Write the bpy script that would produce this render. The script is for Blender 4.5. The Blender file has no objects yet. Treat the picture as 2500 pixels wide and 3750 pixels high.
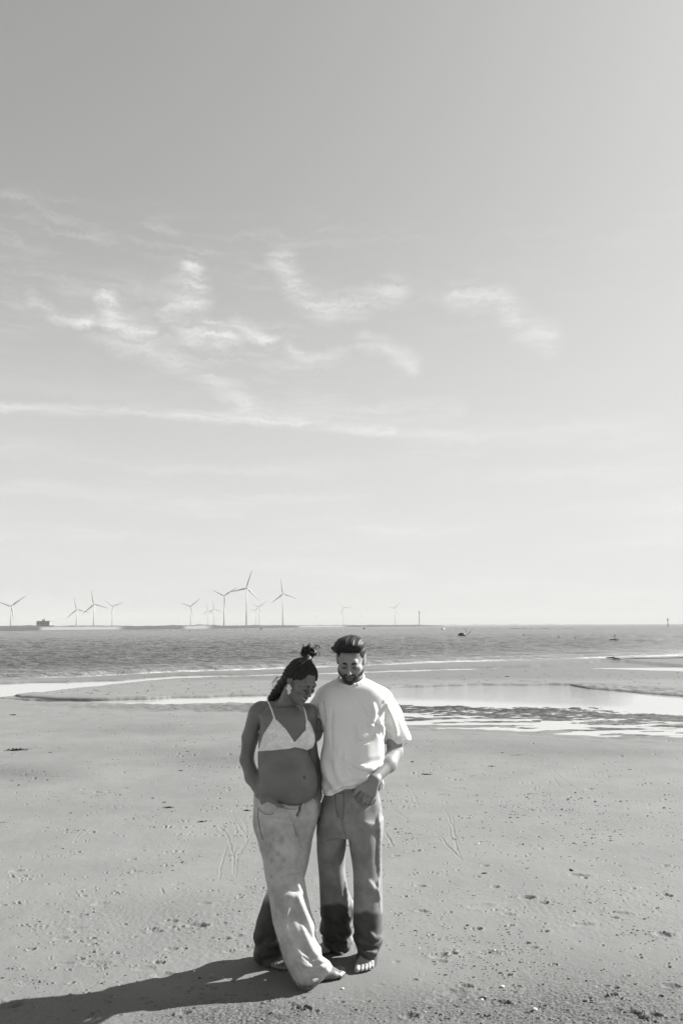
import bpy, math, random
import numpy as np
from mathutils import Matrix, Vector, Euler

SC = bpy.context.scene
COL = SC.collection
R = math.radians

# ---------------------------------------------------------------- camera
CAM_H = 1.805
PITCH = math.atan(416.5 / 2916.67)
ROLL = R(0.33)
FPX = 2916.67
EXPO = 1.3
cd = bpy.data.cameras.new('camera'); cam = bpy.data.objects.new('camera', cd); COL.objects.link(cam)
cd.sensor_fit = 'VERTICAL'; cd.sensor_height = 36.0; cd.sensor_width = 24.0; cd.lens = 28.0
cd.clip_start = 0.1; cd.clip_end = 60000
cF = np.array([0, math.cos(PITCH), math.sin(PITCH)]); cU0 = np.array([0, -math.sin(PITCH), math.cos(PITCH)]); cR0 = np.array([1.0, 0, 0])
cR = math.cos(ROLL) * cR0 - math.sin(ROLL) * cU0
cU = math.sin(ROLL) * cR0 + math.cos(ROLL) * cU0
cam.matrix_world = Matrix(((cR[0], cU[0], -cF[0], 0), (cR[1], cU[1], -cF[1], 0), (cR[2], cU[2], -cF[2], CAM_H), (0, 0, 0, 1)))
SC.camera = cam

def ray(px, py):
    return cF + (px - 1250) / FPX * cR + (1875 - py) / FPX * cU
AT_DY = [0.0]
def at(px, py, Y):                       # photo pixel and distance -> world point
    Y = Y + AT_DY[0]
    d = ray(px, py); t = Y / d[1]
    return np.array([d[0] * t, Y, CAM_H + d[2] * t])
def gnd(px, py, z=0.0):                  # photo pixel -> point on the plane z
    d = ray(px, py); t = (z - CAM_H) / d[2]
    return np.array([d[0] * t, d[1] * t, z])
def to_px(X, Y, Z):
    q = [X, Y, Z - CAM_H]
    f = q[0] * cF[0] + q[1] * cF[1] + q[2] * cF[2]
    r = q[0] * cR[0] + q[1] * cR[1] + q[2] * cR[2]
    u = q[0] * cU[0] + q[1] * cU[1] + q[2] * cU[2]
    return 1250 + FPX * r / f, 1875 - FPX * u / f

# ---------------------------------------------------------------- node helpers
class NT:
    def __init__(s, tree): s.t = tree; s.n = tree.nodes; s.l = tree.links
    def new(s, typ, **kw):
        n = s.n.new(typ)
        for k, v in kw.items(): setattr(n, k, v)
        return n
    def put(s, sock, v):
        if v is None: return
        if isinstance(v, bpy.types.NodeSocket): s.l.new(v, sock)
        else: sock.default_value = v
    def m(s, op, a, b=None, c=None, clamp=False):
        n = s.n.new('ShaderNodeMath'); n.operation = op; n.use_clamp = clamp
        s.put(n.inputs[0], a); s.put(n.inputs[1], b)
        if c is not None: s.put(n.inputs[2], c)
        return n.outputs[0]
    def v(s, op, a, b=None, sc=None):
        n = s.n.new('ShaderNodeVectorMath'); n.operation = op
        s.put(n.inputs[0], a); s.put(n.inputs[1], b)
        if sc is not None: s.put(n.inputs[3], sc)
        return n.outputs['Value'] if op in ('LENGTH', 'DOT_PRODUCT', 'DISTANCE') else n.outputs[0]
    def rng(s, x, a, b, c=0.0, d=1.0, typ='SMOOTHSTEP'):
        n = s.n.new('ShaderNodeMapRange'); n.interpolation_type = typ
        s.put(n.inputs[0], x)
        for i, q in enumerate((a, b, c, d)): s.put(n.inputs[i + 1], q)
        return n.outputs[0]
    def noise(s, vec, scale, detail=3.0, rough=0.55, dist=0.0, col=False, dim='3D'):
        n = s.n.new('ShaderNodeTexNoise'); n.noise_dimensions = dim
        if vec is not None: s.l.new(vec, n.inputs['Vector'])
        n.inputs['Scale'].default_value = scale; n.inputs['Detail'].default_value = detail
        n.inputs['Roughness'].default_value = rough; n.inputs['Distortion'].default_value = dist
        return n.outputs[1 if col else 0]
    def mapping(s, vec, scale=(1, 1, 1), rot=(0, 0, 0), loc=(0, 0, 0)):
        n = s.n.new('ShaderNodeMapping'); s.l.new(vec, n.inputs[0])
        n.inputs['Scale'].default_value = scale; n.inputs['Rotation'].default_value = rot; n.inputs['Location'].default_value = loc
        return n.outputs[0]
    def xyz(s, x, y, z=0.0):
        n = s.n.new('ShaderNodeCombineXYZ')
        for i, q in enumerate((x, y, z)): s.put(n.inputs[i], q)
        return n.outputs[0]
    def grey(s, x, tint=(1.0, 1.0, 0.985)):
        n = s.n.new('ShaderNodeCombineColor')
        for i in range(3): s.put(n.inputs[i], s.m('MULTIPLY', x, tint[i]))
        return n.outputs[0]

# ---------------------------------------------------------------- sky
SUN_EL = R(32.0); SUN_AZ = R(67.5)       # azimuth clockwise from the view direction (+Y)
world = bpy.data.worlds.new('World'); SC.world = world; world.use_nodes = True
W = NT(world.node_tree); W.n.clear()
wo = W.new('ShaderNodeOutputWorld'); bg = W.new('ShaderNodeBackground')
sky = W.new('ShaderNodeTexSky', sky_type='NISHITA', sun_disc=False)
sky.sun_elevation = SUN_EL; sky.sun_rotation = SUN_AZ
sky.altitude = 0; sky.air_density = 1.0; sky.dust_density = 1.6; sky.ozone_density = 1.0
sp = W.new('ShaderNodeSeparateColor'); W.l.new(sky.outputs[0], sp.inputs[0])
# black-and-white film behind a yellow filter
lum = W.m('ADD', W.m('MULTIPLY', sp.outputs[0], SKY_RW if 'SKY_RW' in globals() else 0.62), W.m('MULTIPLY', sp.outputs[1], 0.38))
tc = W.new('ShaderNodeTexCoord'); dirv = W.v('NORMALIZE', tc.outputs['Generated'])
sx = W.new('ShaderNodeSeparateXYZ'); W.l.new(dirv, sx.inputs[0])
D = 180 / math.pi
az = W.m('MULTIPLY', W.m('ARCTAN2', sx.outputs[0], sx.outputs[1]), D)
el = W.m('MULTIPLY', W.m('ARCSINE', sx.outputs[2]), D)
P = W.xyz(az, el, 0.0)
wn = W.noise(P, 0.30, 5.0, 0.62, 0.0, col=True)
wob = W.v('SCALE', W.v('SUBTRACT', wn, (0.5, 0.5, 0.5)), None, 1.7)
wn2 = W.noise(P, 1.6, 4.0, 0.65, 0.0, col=True)
wob2 = W.v('SCALE', W.v('SUBTRACT', wn2, (0.5, 0.5, 0.5)), None, .75)
PW = W.v('ADD', W.v('ADD', P, wob), wob2)
PWf = W.v('MULTIPLY', PW, (1.0, 1.0, 0.0))
def azel(ox, oy):
    d = ray(ox * 1.5944, oy * 1.5944); d = d / np.linalg.norm(d)
    return (math.degrees(math.atan2(d[0], d[1])), math.degrees(math.asin(d[2])))
def stroke(pts, w, s, src=PWf):
    out = None
    for (a, b) in zip(pts[:-1], pts[1:]):
        A = azel(*a); B = azel(*b); ab = (B[0] - A[0], B[1] - A[1], 0.0); L2 = ab[0]**2 + ab[1]**2
        q = W.v('SUBTRACT', src, (A[0], A[1], 0.0))
        h = W.m('MULTIPLY', W.v('DOT_PRODUCT', q, ab), 1 / L2, clamp=True)
        d = W.v('DISTANCE', q, W.v('SCALE', ab, None, h))
        v = W.rng(d, w, 0.0, 0.0, s)
        out = v if out is None else W.m('MAXIMUM', out, v)
    return out
strokes = [
    ([(80, 688), (125, 730), (205, 748)], 1.0, .62), ([(205, 748), (400, 830), (565, 918)], 1.6, .55),
    ([(250, 690), (262, 738), (335, 757)], 1.5, 1.0), ([(445, 622), (462, 680), (398, 722), (440, 765), (510, 778)], 1.7, .95),
    ([(470, 740), (550, 785)], 1.0, .6), ([(545, 745), (625, 788)], .95, .75),
    ([(645, 600), (680, 672), (740, 706), (830, 704), (905, 665)], 1.9, .72),
    ([(668, 808), (705, 826), (792, 812)], 1.0, .6), ([(835, 792), (890, 802), (945, 842)], 1.4, .6),
    ([(1050, 680), (1150, 684), (1190, 752), (1262, 782)], 1.9, .6),
    ([(160, 660), (420, 660)], 2.2, .35), ([(560, 940), (1050, 940)], 1.6, .35)]
acc = None
for pts, w, s_ in strokes:
    v = stroke(pts, w * .82, s_ * 1.15)
    acc = v if acc is None else W.m('ADD', acc, v)
# long thin contrail, hardly bent
PWc = W.v('MULTIPLY', W.v('ADD', P, W.v('SCALE', wob2, None, 0.45)), (1.0, 1.0, 0.0))
acc = W.m('ADD', acc, stroke([(-400, 925), (0, 936), (300, 943), (600, 965), (900, 992)], .62, .75, PWc)); acc = W.m('ADD', acc, stroke([(880, 990), (1160, 1004), (1300, 1012)], .45, .35, PWc))
fil = W.noise(W.mapping(PW, (0.22, 2.0, 1.0), (0, 0, R(34))), 0.8, 8.0, 0.64)
acc = W.m('MULTIPLY', acc, W.rng(fil, 0.32, 0.68, 0.04, 1.50))
# thin cirrus veil that reaches over the whole sky, combed down to the right
comb = W.noise(W.mapping(PWf, (0.17, 1.25, 1.0), (0, 0, R(58))), 1.25, 7.0, 0.64)
area = W.noise(W.mapping(P, (0.05, 0.09, 1.0), loc=(0.35, 0.1, 0)), 1.0, 2.0, 0.5)
veilmask = W.m('MULTIPLY', W.rng(el, 29.5, 26.5), W.rng(el, 12.0, 20.0))
veil = W.m('MULTIPLY', W.m('MULTIPLY', W.rng(comb, 0.44, 0.80), veilmask), W.rng(area, 0.36, 0.58))
bandn = W.noise(W.mapping(PWf, (0.045, 0.42, 1.0), (0, 0, R(-3))), 1.0, 6.0, 0.60)
band = W.m('MULTIPLY', W.rng(bandn, 0.44, 0.74), W.rng(el, 20.0, 9.0, 0.0, 1.0))
cl = W.m('ADD', W.m('ADD', W.m('MULTIPLY', acc, 0.23), W.m('MULTIPLY', veil, W.rng(az, 16.0, -4.0, 0.05, 0.22))), W.m('MULTIPLY', band, 0.17), clamp=True)
# shoulder of the film curve: bright sky near the sun and the horizon rolls off
SKY_K, SKY_MAX = 0.445, 0.83
glow = W.m('MULTIPLY', W.rng(el, 30.0, 1.0, 0.0, 1.0), 0.42)      # pale sea air low over the horizon
base = W.m('MULTIPLY', W.m('SUBTRACT', 1.0, W.m('EXPONENT', W.m('MULTIPLY', lum, -SKY_K))), SKY_MAX)
base = W.m('ADD', base, W.m('MULTIPLY', glow, W.m('SUBTRACT', 0.82, base)))
tot = W.m('MULTIPLY', W.m('ADD', base, W.m('MULTIPLY', cl, W.m('SUBTRACT', 1.25, base))), 1.0 / 2 ** EXPO)
bgc = W.grey(W.m('MULTIPLY', tot, 10.0), (1.0, 1.0, 0.988))
W.l.new(bgc, bg.inputs[0]); bg.inputs[1].default_value = 0.1
W.l.new(bg.outputs[0], wo.inputs[0])

# ---------------------------------------------------------------- sun
sl = bpy.data.lights.new('sun', 'SUN'); sl.energy = 5.0; sl.angle = R(0.55); sl.color = (1.0, 0.995, 0.975)
so = bpy.data.objects.new('sun', sl); COL.objects.link(so)
sdir = Vector((math.cos(SUN_EL) * math.sin(SUN_AZ), math.cos(SUN_EL) * math.cos(SUN_AZ), math.sin(SUN_EL)))
so.rotation_euler = sdir.to_track_quat('Z', 'Y').to_euler(); so.location = (20, 10, 20)
SC.view_settings.view_transform = 'Standard'; SC.view_settings.look = 'None'
SC.view_settings.gamma = 1; SC.view_settings.use_curve_mapping = False
SC.view_settings.exposure = EXPO
SC.render.engine = 'CYCLES'

# ---------------------------------------------------------------- materials
def mat(name, grey, rough=0.7, spec=0.4, tint=(1, 1, 0.985)):
    m = bpy.data.materials.new(name); m.use_nodes = True
    b = m.node_tree.nodes['Principled BSDF']
    b.inputs['Base Color'].default_value = (grey * tint[0], grey * tint[1], grey * tint[2], 1)
    b.inputs['Roughness'].default_value = rough; b.inputs['Specular IOR Level'].default_value = spec
    return m
def nmat(name, g0, g1, scale, rough=0.7, spec=0.4, bump=0.0, bscale=None, stretch=(1, 1, 1), detail=4.0, bdist=0.002, attr=None, attr_grey=None):
    """grey varied by object-space noise, with fine relief; attr mixes towards attr_grey"""
    m = bpy.data.materials.new(name); m.use_nodes = True
    T = NT(m.node_tree); b = T.n['Principled BSDF']
    co = T.new('ShaderNodeTexCoord').outputs['Object']
    v = T.mapping(co, stretch)
    x = T.rng(T.noise(v, scale, detail, 0.6), 0.3, 0.7, g0, g1)
    if attr:
        a = T.new('ShaderNodeAttribute', attribute_name=attr).outputs['Fac']
        mx = T.new('ShaderNodeMix'); mx.data_type = 'FLOAT'
        T.put(mx.inputs[0], a); T.put(mx.inputs[2], x); mx.inputs[3].default_value = attr_grey
        x = mx.outputs[0]
    T.l.new(T.grey(x), b.inputs['Base Color'])
    b.inputs['Roughness'].default_value = rough; b.inputs['Specular IOR Level'].default_value = spec
    if bump:
        bn = T.new('ShaderNodeBump'); bn.inputs['Strength'].default_value = bump; bn.inputs['Distance'].default_value = bdist
        T.l.new(T.noise(v, bscale or scale * 4, 4.0, 0.6), bn.inputs['Height']); T.l.new(bn.outputs[0], b.inputs['Normal'])
    return m

# ---------------------------------------------------------------- object helpers
def mesh_np(name, V, F, mats, parent=None, smooth=True, attrs=None, origin=(0, 0, 0)):
    """V (n,3), F (m,k) with k 3 or 4"""
    me = bpy.data.meshes.new(name)
    V = np.asarray(V, dtype=np.float32) - np.array(origin, dtype=np.float32); F = np.asarray(F, dtype=np.int32)
    k = F.shape[1]
    me.vertices.add(len(V)); me.vertices.foreach_set('co', V.ravel())
    me.loops.add(F.size); me.loops.foreach_set('vertex_index', F.ravel())
    me.polygons.add(len(F)); me.polygons.foreach_set('loop_start', np.arange(0, F.size, k, dtype=np.int32))
    me.polygons.foreach_set('loop_total', np.full(len(F), k, dtype=np.int32))
    me.polygons.foreach_set('use_smooth', np.full(len(F), smooth))
    if attrs:
        for n, a in attrs.items():
            at_ = me.attributes.new(n, 'FLOAT', 'POINT'); at_.data.foreach_set('value', np.asarray(a, dtype=np.float32).ravel())
    me.update(); me.validate()
    me.materials.append(mats)
    o = bpy.data.objects.new(name, me); COL.objects.link(o); o.parent = parent
    if parent is None: o.location = origin
    return o
def tag(o, label=None, cat=None, group=None, kind=None):
    if label: o['label'] = label
    if cat: o['category'] = cat
    if group: o['group'] = group
    if kind: o['kind'] = kind
    return o
def empty(name, loc, label, cat, group=None, rz=0):
    o = bpy.data.objects.new(name, None); COL.objects.link(o); o.location = loc; o.rotation_euler = (0, 0, rz); o.empty_display_size = 0.2
    return tag(o, label, cat, group)
class MB:
    """collects simple solids, builds ONE mesh object"""
    def __init__(s): s.v = []; s.f = []
    def add(s, V, F):
        n = len(s.v); s.v += [tuple(float(c) for c in q) for q in V]; s.f += [tuple(i + n for i in q) for q in F]; return s
    def box(s, c, h, rz=0.0, taper=1.0):
        cx, cy, cz = c; a, b_, d = h; V = []
        for z, t in ((-d, 1.0), (d, taper)):
            for x, y in ((-a, -b_), (a, -b_), (a, b_), (-a, b_)):
                x *= t; y *= t
                V.append((cx + x * math.cos(rz) - y * math.sin(rz), cy + x * math.sin(rz) + y * math.cos(rz), cz + z))
        return s.add(V, [(0, 3, 2, 1), (4, 5, 6, 7), (0, 1, 5, 4), (1, 2, 6, 5), (2, 3, 7, 6), (3, 0, 4, 7)])
    def tube(s, pts, rad, n=8, cap=True, flat=1.0):
        pts = [np.array(p, float) for p in pts]; V = []; F = []
        rad = rad if hasattr(rad, '__len__') else [rad] * len(pts)
        ref = None
        for i, p in enumerate(pts):
            t = pts[min(i + 1, len(pts) - 1)] - pts[max(i - 1, 0)]; t = t / (np.linalg.norm(t) + 1e-9)
            if ref is None: ref = np.array([0, 0, 1.0]) if abs(t[2]) < .9 else np.array([0, 1.0, 0])
            a = np.cross(t, ref); a /= np.linalg.norm(a) + 1e-9; b_ = np.cross(t, a); ref = -b_ if False else ref
            for k in range(n):
                w = 2 * math.pi * k / n
                V.append(p + rad[i] * (a * math.cos(w) + b_ * math.sin(w) * flat))
        for i in range(len(pts) - 1):
            for k in range(n):
                F.append((i * n + k, i * n + (k + 1) % n, (i + 1) * n + (k + 1) % n, (i + 1) * n + k))
        if cap: F.append(tuple(range(n))[::-1]); F.append(tuple((len(pts) - 1) * n + k for k in range(n)))
        return s.add(V, F)
    def ball(s, c, r, nu=10, nv=7, zmin=-1.0):
        V = []; F = []
        for j in range(nv + 1):
            ph = -math.pi / 2 + math.pi * j / nv
            for i in range(nu):
                th = 2 * math.pi * i / nu
                V.append((c[0] + r[0] * math.cos(ph) * math.cos(th), c[1] + r[1] * math.cos(ph) * math.sin(th), c[2] + r[2] * max(zmin, math.sin(ph))))
        for j in range(nv):
            for i in range(nu):
                F.append((j * nu + i, j * nu + (i + 1) % nu, (j + 1) * nu + (i + 1) % nu, (j + 1) * nu + i))
        return s.add(V, F)
    def build(s, name, m, parent=None, smooth=False):
        me = bpy.data.meshes.new(name); me.from_pydata(s.v, [], s.f); me.update()
        me.materials.append(m)
        if smooth: me.polygons.foreach_set('use_smooth', [True] * len(me.polygons))
        o = bpy.data.objects.new(name, me); COL.objects.link(o); o.parent = parent
        return o

# ---------------------------------------------------------------- numpy noise
def perlin2(x, y, seed=0):
    rs = np.random.RandomState(seed); N = 256
    ang = rs.rand(N, N).astype(np.float32) * 2 * np.pi; gx = np.cos(ang); gy = np.sin(ang)
    xi = np.floor(x).astype(np.int32); yi = np.floor(y).astype(np.int32); xf = (x - xi).astype(np.float32); yf = (y - yi).astype(np.float32)
    u = xf * xf * xf * (xf * (xf * 6 - 15) + 10); v = yf * yf * yf * (yf * (yf * 6 - 15) + 10)
    def g(ix, iy, dx, dy): a = ix & 255; b = iy & 255; return gx[a, b] * dx + gy[a, b] * dy
    n0 = g(xi, yi, xf, yf) * (1 - u) + g(xi + 1, yi, xf - 1, yf) * u
    n1 = g(xi, yi + 1, xf, yf - 1) * (1 - u) + g(xi + 1, yi + 1, xf - 1, yf - 1) * u
    return (n0 * (1 - v) + n1 * v) * 1.5
def fbm2(x, y, oct=4, seed=0, gain=0.5):
    s = 0; a = 1.0; t = 0
    for i in range(oct):
        s = s + a * perlin2(x * 2**i + 17.3 * i, y * 2**i - 9.1 * i, seed + i); t += a; a *= gain
    return s / t
def sstep(x, a, b):
    t = np.clip((x - a) / (b - a), 0, 1); return t * t * (3 - 2 * t)
HAZE_D = 0.00013
# ---------------------------------------------------------------- beach
I = np.interp
def zone(px, py, xs, up, lo, soft):
    u = I(px, xs, up); l = I(px, xs, lo)
    return sstep(py, u - soft, u + soft) * (1 - sstep(py, l - soft, l + soft))
SHX = [-900, 0, 300, 600, 850, 1200, 1550, 1900, 2250, 2500, 3400]
SHY = [2500, 2486, 2480, 2463, 2455, 2443, 2428, 2418, 2409, 2400, 2388]
R1X = [-900, 0, 250, 446, 640, 850, 1200, 1550, 1900, 2050, 2200, 2280, 2310, 2500, 3400]
R1U = [2508, 2500, 2494, 2488, 2471, 2469, 2459, 2448, 2437, 2428, 2414, 2412, 2418, 2436, 2462]
R1L = [2566, 2552, 2520, 2499, 2481, 2475, 2466, 2454, 2443, 2440, 2446, 2448, 2450, 2456, 2480]
R2X = [-900, 0, 100, 300, 450, 600, 850, 1000, 1200, 1460, 1717, 2083, 2157, 2500, 3400]
R2U = [2556, 2556, 2561, 2562, 2558, 2553, 2545, 2541, 2530, 2514, 2505, 2505, 2517, 2548, 2600]
R2L = [2552, 2556, 2566, 2570, 2571, 2573, 2570, 2570, 2570, 2576, 2583, 2600, 2602, 2612, 2660]
RPX = [-900, 0, 150, 400, 700, 1000, 1200, 1460, 1863, 2157, 2500, 3400]
RPU = [2570, 2570, 2572, 2572, 2573, 2572, 2570, 2570, 2577, 2575, 2600, 2650]
RPL = [2575, 2580, 2590, 2600, 2602, 2610, 2625, 2642, 2657, 2680, 2688, 2750]
RPA = [0, .1, .35, .55, .7, .9, 1, 1, 1, .9, .75, .7]
WL = -0.05

NR, NC = 640, 900
rows_py = np.concatenate([np.linspace(5200, 3800, 26)[:-1], np.linspace(3800, 2720, 520)[:-1], np.linspace(2720, 2560, 190)[:-1], np.linspace(2560, 2396, 90), np.linspace(2390, 2340, 12)])
Yr = np.array([gnd(1250, p)[1] for p in rows_py]); Yr = np.concatenate([Yr, [160, 260, 600, 2000, 9000, 25000]])
uc = np.linspace(-0.50, 0.50, NC)
uo = 0.5 + np.cumsum(np.linspace(0.004, 0.12, 22)); cols = np.concatenate([-uo[::-1], uc, uo])
YY, UU = np.meshgrid(Yr, cols, indexing='ij'); XX = YY * UU
PX, PY = to_px(XX, YY, np.zeros_like(XX))
PY = np.where(YY > 100, 2300, PY)
PXn = PX + 22 * fbm2(XX * 0.7, YY * 0.35, 3, 5); PYn = PY + 0.018 * (PY - 2290) * fbm2(XX * 0.9, YY * 0.45, 4, 9)
near = sstep(PY, 2650, 2900)
H = 0.010 * fbm2(XX * 0.6, YY * 0.6, 3, 21) + 0.0035 * fbm2(XX * 3.1, YY * 3.1, 3, 22) + near * 0.0011 * fbm2(XX * 17, YY * 17, 3, 23)
# patches where the surface is broken up into little lumps
lump = sstep(fbm2(XX * 0.55 + 3, YY * 0.5, 3, 31), 0.02, 0.42)
H += near * 0.0022 * lump * fbm2(XX * 34, YY * 26, 2, 33)
zr1 = zone(PXn, PYn, R1X, R1U, R1L, 2.6); zr2 = zone(PXn, PYn, R2X, R2U, R2L, 2.2)
rp = zone(PX + 40 * perlin2(XX * 1.5, YY * 1.0, 3), PY + 9 * perlin2(XX * 2.1, YY * 1.3, 4), RPX, RPU, RPL, 9) * I(PX, RPX, RPA)
rise = sstep(PYn, 2440, 2500)
H += -0.13 * zr1 - 0.15 * zr2
rn = fbm2(XX * 1.1 + 0.3 * YY, YY * 1.6, 3, 41); rn2 = fbm2(XX * 4.2 + .6 * YY, YY * 10.5, 3, 43)
ripr = sstep(PX, 1150, 1500)
rk = np.clip(.55 * rn + 1.0 * rn2, -1, 1)
H = H * (1 - rp) + rp * (WL + .010 + .006 * (1 - ripr) + .042 * rk)
# shoulder of the wet sand in front of the ripples
wetfront = sstep(PYn, I(PX, RPX, RPU), I(PX, RPX, RPL)) * (1 - sstep(PYn, I(PX, RPX, RPL) - 8, I(PX, RPX, RPL) + 62)) * ripr
H = H * (1 - wetfront) + wetfront * (WL - .010 + .060 * fbm2(XX * .9, YY * 3.2, 4, 47) + .035 * sstep(PYn, I(PX, RPX, RPL) - 10, I(PX, RPX, RPL) + 50))
# seabed
S = I(PXn, SHX, SHY)
H -= 0.16 * sstep(S - PYn, -1.0, 5) + 1.2 * sstep(YY, 36, 90)
H = np.where((YY > 90), -1.5, H)
# small erosion bank on the left
bk = zone(PXn, PYn, [-900, 40, 45, 83, 204, 408, 560, 600, 3400], [2530, 2538, 2540, 2550, 2557, 2559, 2558, 2558, 2558], [2531, 2539, 2545, 2556, 2562, 2562, 2559, 2558, 2558], 1.5)
bank = bk * (PX > 40) * (PX < 600)
H += 0.035 * zone(PXn, PYn, [0, 45, 83, 204, 408, 600], [2530, 2536, 2536, 2540, 2545, 2552], [2534, 2542, 2550, 2557, 2558, 2554], 3) * (PX > 30) * (PX < 620)

rs = random.Random(4)
def patch(cx, cy, rad):
    """index window of grid vertices around a point"""
    i0 = np.searchsorted(Yr, cy - rad); i1 = np.searchsorted(Yr, cy + rad)
    umin = (cx - rad) / max(cy - rad, .5) if cx - rad > 0 else (cx - rad) / max(cy - rad, .5); umax = (cx + rad) / max(cy - rad, .5)
    if cx - rad > 0: umin = (cx - rad) / (cy + rad)
    if cx + rad < 0: umax = (cx + rad) / (cy + rad)
    return slice(i0, i1), slice(np.searchsorted(cols, umin), np.searchsorted(cols, umax))
DARK = np.zeros_like(H); FLOORZ = 0
def dent(cx, cy, a, b, ang, dep, rim=0.35, rough=0.3):
    sl_ = patch(cx, cy, 2.4 * max(a, b)); x = XX[sl_] - cx; y = YY[sl_] - cy
    if x.size == 0: return
    ca, sa = math.cos(ang), math.sin(ang); p = (x * ca + y * sa) / a; q = (-x * sa + y * ca) / b
    r = np.sqrt(p * p + q * q) * (1 + rough * perlin2(x * 1.4 / b + cx * 9, y * 1.4 / b + cy * 7, 3))
    H[sl_] += -dep * np.exp(-np.minimum(r, 9)**2.6) + dep * rim * np.exp(-((r - 1.35) / 0.33)**2)
def groove(pts, w, dep):
    g = [gnd(*p)[:2] for p in pts]
    # bend the line a little so that it does not run ruler straight
    fine = []
    for a, b in zip(g[:-1], g[1:]):
        for k in range(4): fine.append(a + (b - a) * k / 4 + np.array([rs.uniform(-1, 1), rs.uniform(-1, 1)]) * np.linalg.norm(b - a) * 0.014)
    fine.append(g[-1]); n = len(fine)
    for k in range(n - 1):
        a, b = fine[k], fine[k + 1]; L = np.linalg.norm(b - a); c = (a + b) / 2
        sl_ = patch(c[0], c[1], L / 2 + 4 * w); x = XX[sl_] - a[0]; y = YY[sl_] - a[1]
        if x.size == 0: continue
        d = (b - a) / L; t = np.clip(x * d[0] + y * d[1], 0, L); r = np.hypot(x - t * d[0], y - t * d[1]) / w
        s = math.sin(math.pi * min(1, (k + 0.7) / n))**0.6
        GM[sl_] = np.maximum(GM[sl_], s * dep * np.exp(-r * r)); GR[sl_] = np.maximum(GR[sl_], s * dep * 0.35 * np.exp(-((r - 1.7) / 0.6)**2))
GM = np.zeros_like(H); GR = np.zeros_like(H)
for pts, w in (
    ([(1995, 2780), (2030, 2830), (2080, 2870), (2120, 2905)], .013), ([(2020, 2845), (2045, 2878)], .016), ([(2085, 2870), (2160, 2930), (2250, 2960)], .012),
    ([(2160, 2890), (2290, 2930), (2370, 2955)], .012), ([(2060, 2890), (2130, 2935), (2200, 2960), (2290, 2998), (2365, 3018)], .013),
    ([(2270, 2880), (2390, 2915), (2500, 2940)], .012), ([(2300, 2870), (2400, 2905), (2470, 2932)], .009), ([(1920, 2775), (1990, 2812), (2030, 2838)], .010),
    ([(1410, 3048), (1440, 3100)], .018), ([(2010, 2785), (2022, 2800)], .012), ([(2085, 2815), (2125, 2835)], .011), ([(2170, 2825), (2205, 2843)], .011),
    ([(1455, 2845), (1500, 2890), (1535, 2960), (1550, 2975)], .010), ([(1500, 2840), (1480, 2880), (1510, 2930)], .009), ([(1430, 2955), (1500, 3010), (1580, 3040), (1625, 3060)], .013),
    ([(1440, 2970), (1520, 3030), (1600, 3058)], .010), ([(1610, 2940), (1640, 2990), (1655, 3030), (1675, 3110), (1690, 3150)], .014), ([(1655, 2995), (1660, 3040), (1680, 3090)], .013),
    ([(1600, 3050), (1640, 3100), (1670, 3130), (1690, 3152)], .017), ([(1640, 3010), (1648, 3060), (1668, 3092), (1664, 3120)], .012), ([(1590, 3045), (1612, 3080), (1640, 3102)], .012),
    ([(845, 2965), (865, 3010), (900, 3060), (905, 3090)], .012), ([(810, 3010), (830, 3060), (850, 3110), (855, 3200)], .013), ([(880, 2990), (900, 3030), (905, 3075), (870, 3130), (860, 3210)], .012),
    ([(925, 3040), (890, 3110), (865, 3150)], .012), ([(830, 3100), (815, 3150), (802, 3215)], .012), ([(870, 3080), (858, 3130), (862, 3190)], .011), ([(840, 2975), (870, 3050)], .009), ([(905, 2960), (890, 3000), (915, 3040)], .009),
    ([(370, 3010), (320, 3045), (270, 3090)], .010), ([(315, 3020), (290, 3055), (268, 3085)], .010), ([(130, 2900), (60, 2930), (0, 2950)], .012), ([(60, 2905), (10, 2940)], .009),
    ([(590, 3250), (600, 3268)], .016), ([(690, 2850), (715, 2815), (720, 2790)], .009), ([(745, 2795), (700, 2830)], .009), ([(110, 3210), (60, 3240), (30, 3250)], .010)):
    groove(pts, w * .42, w * 0.40)
H += -GM + GR
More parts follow.
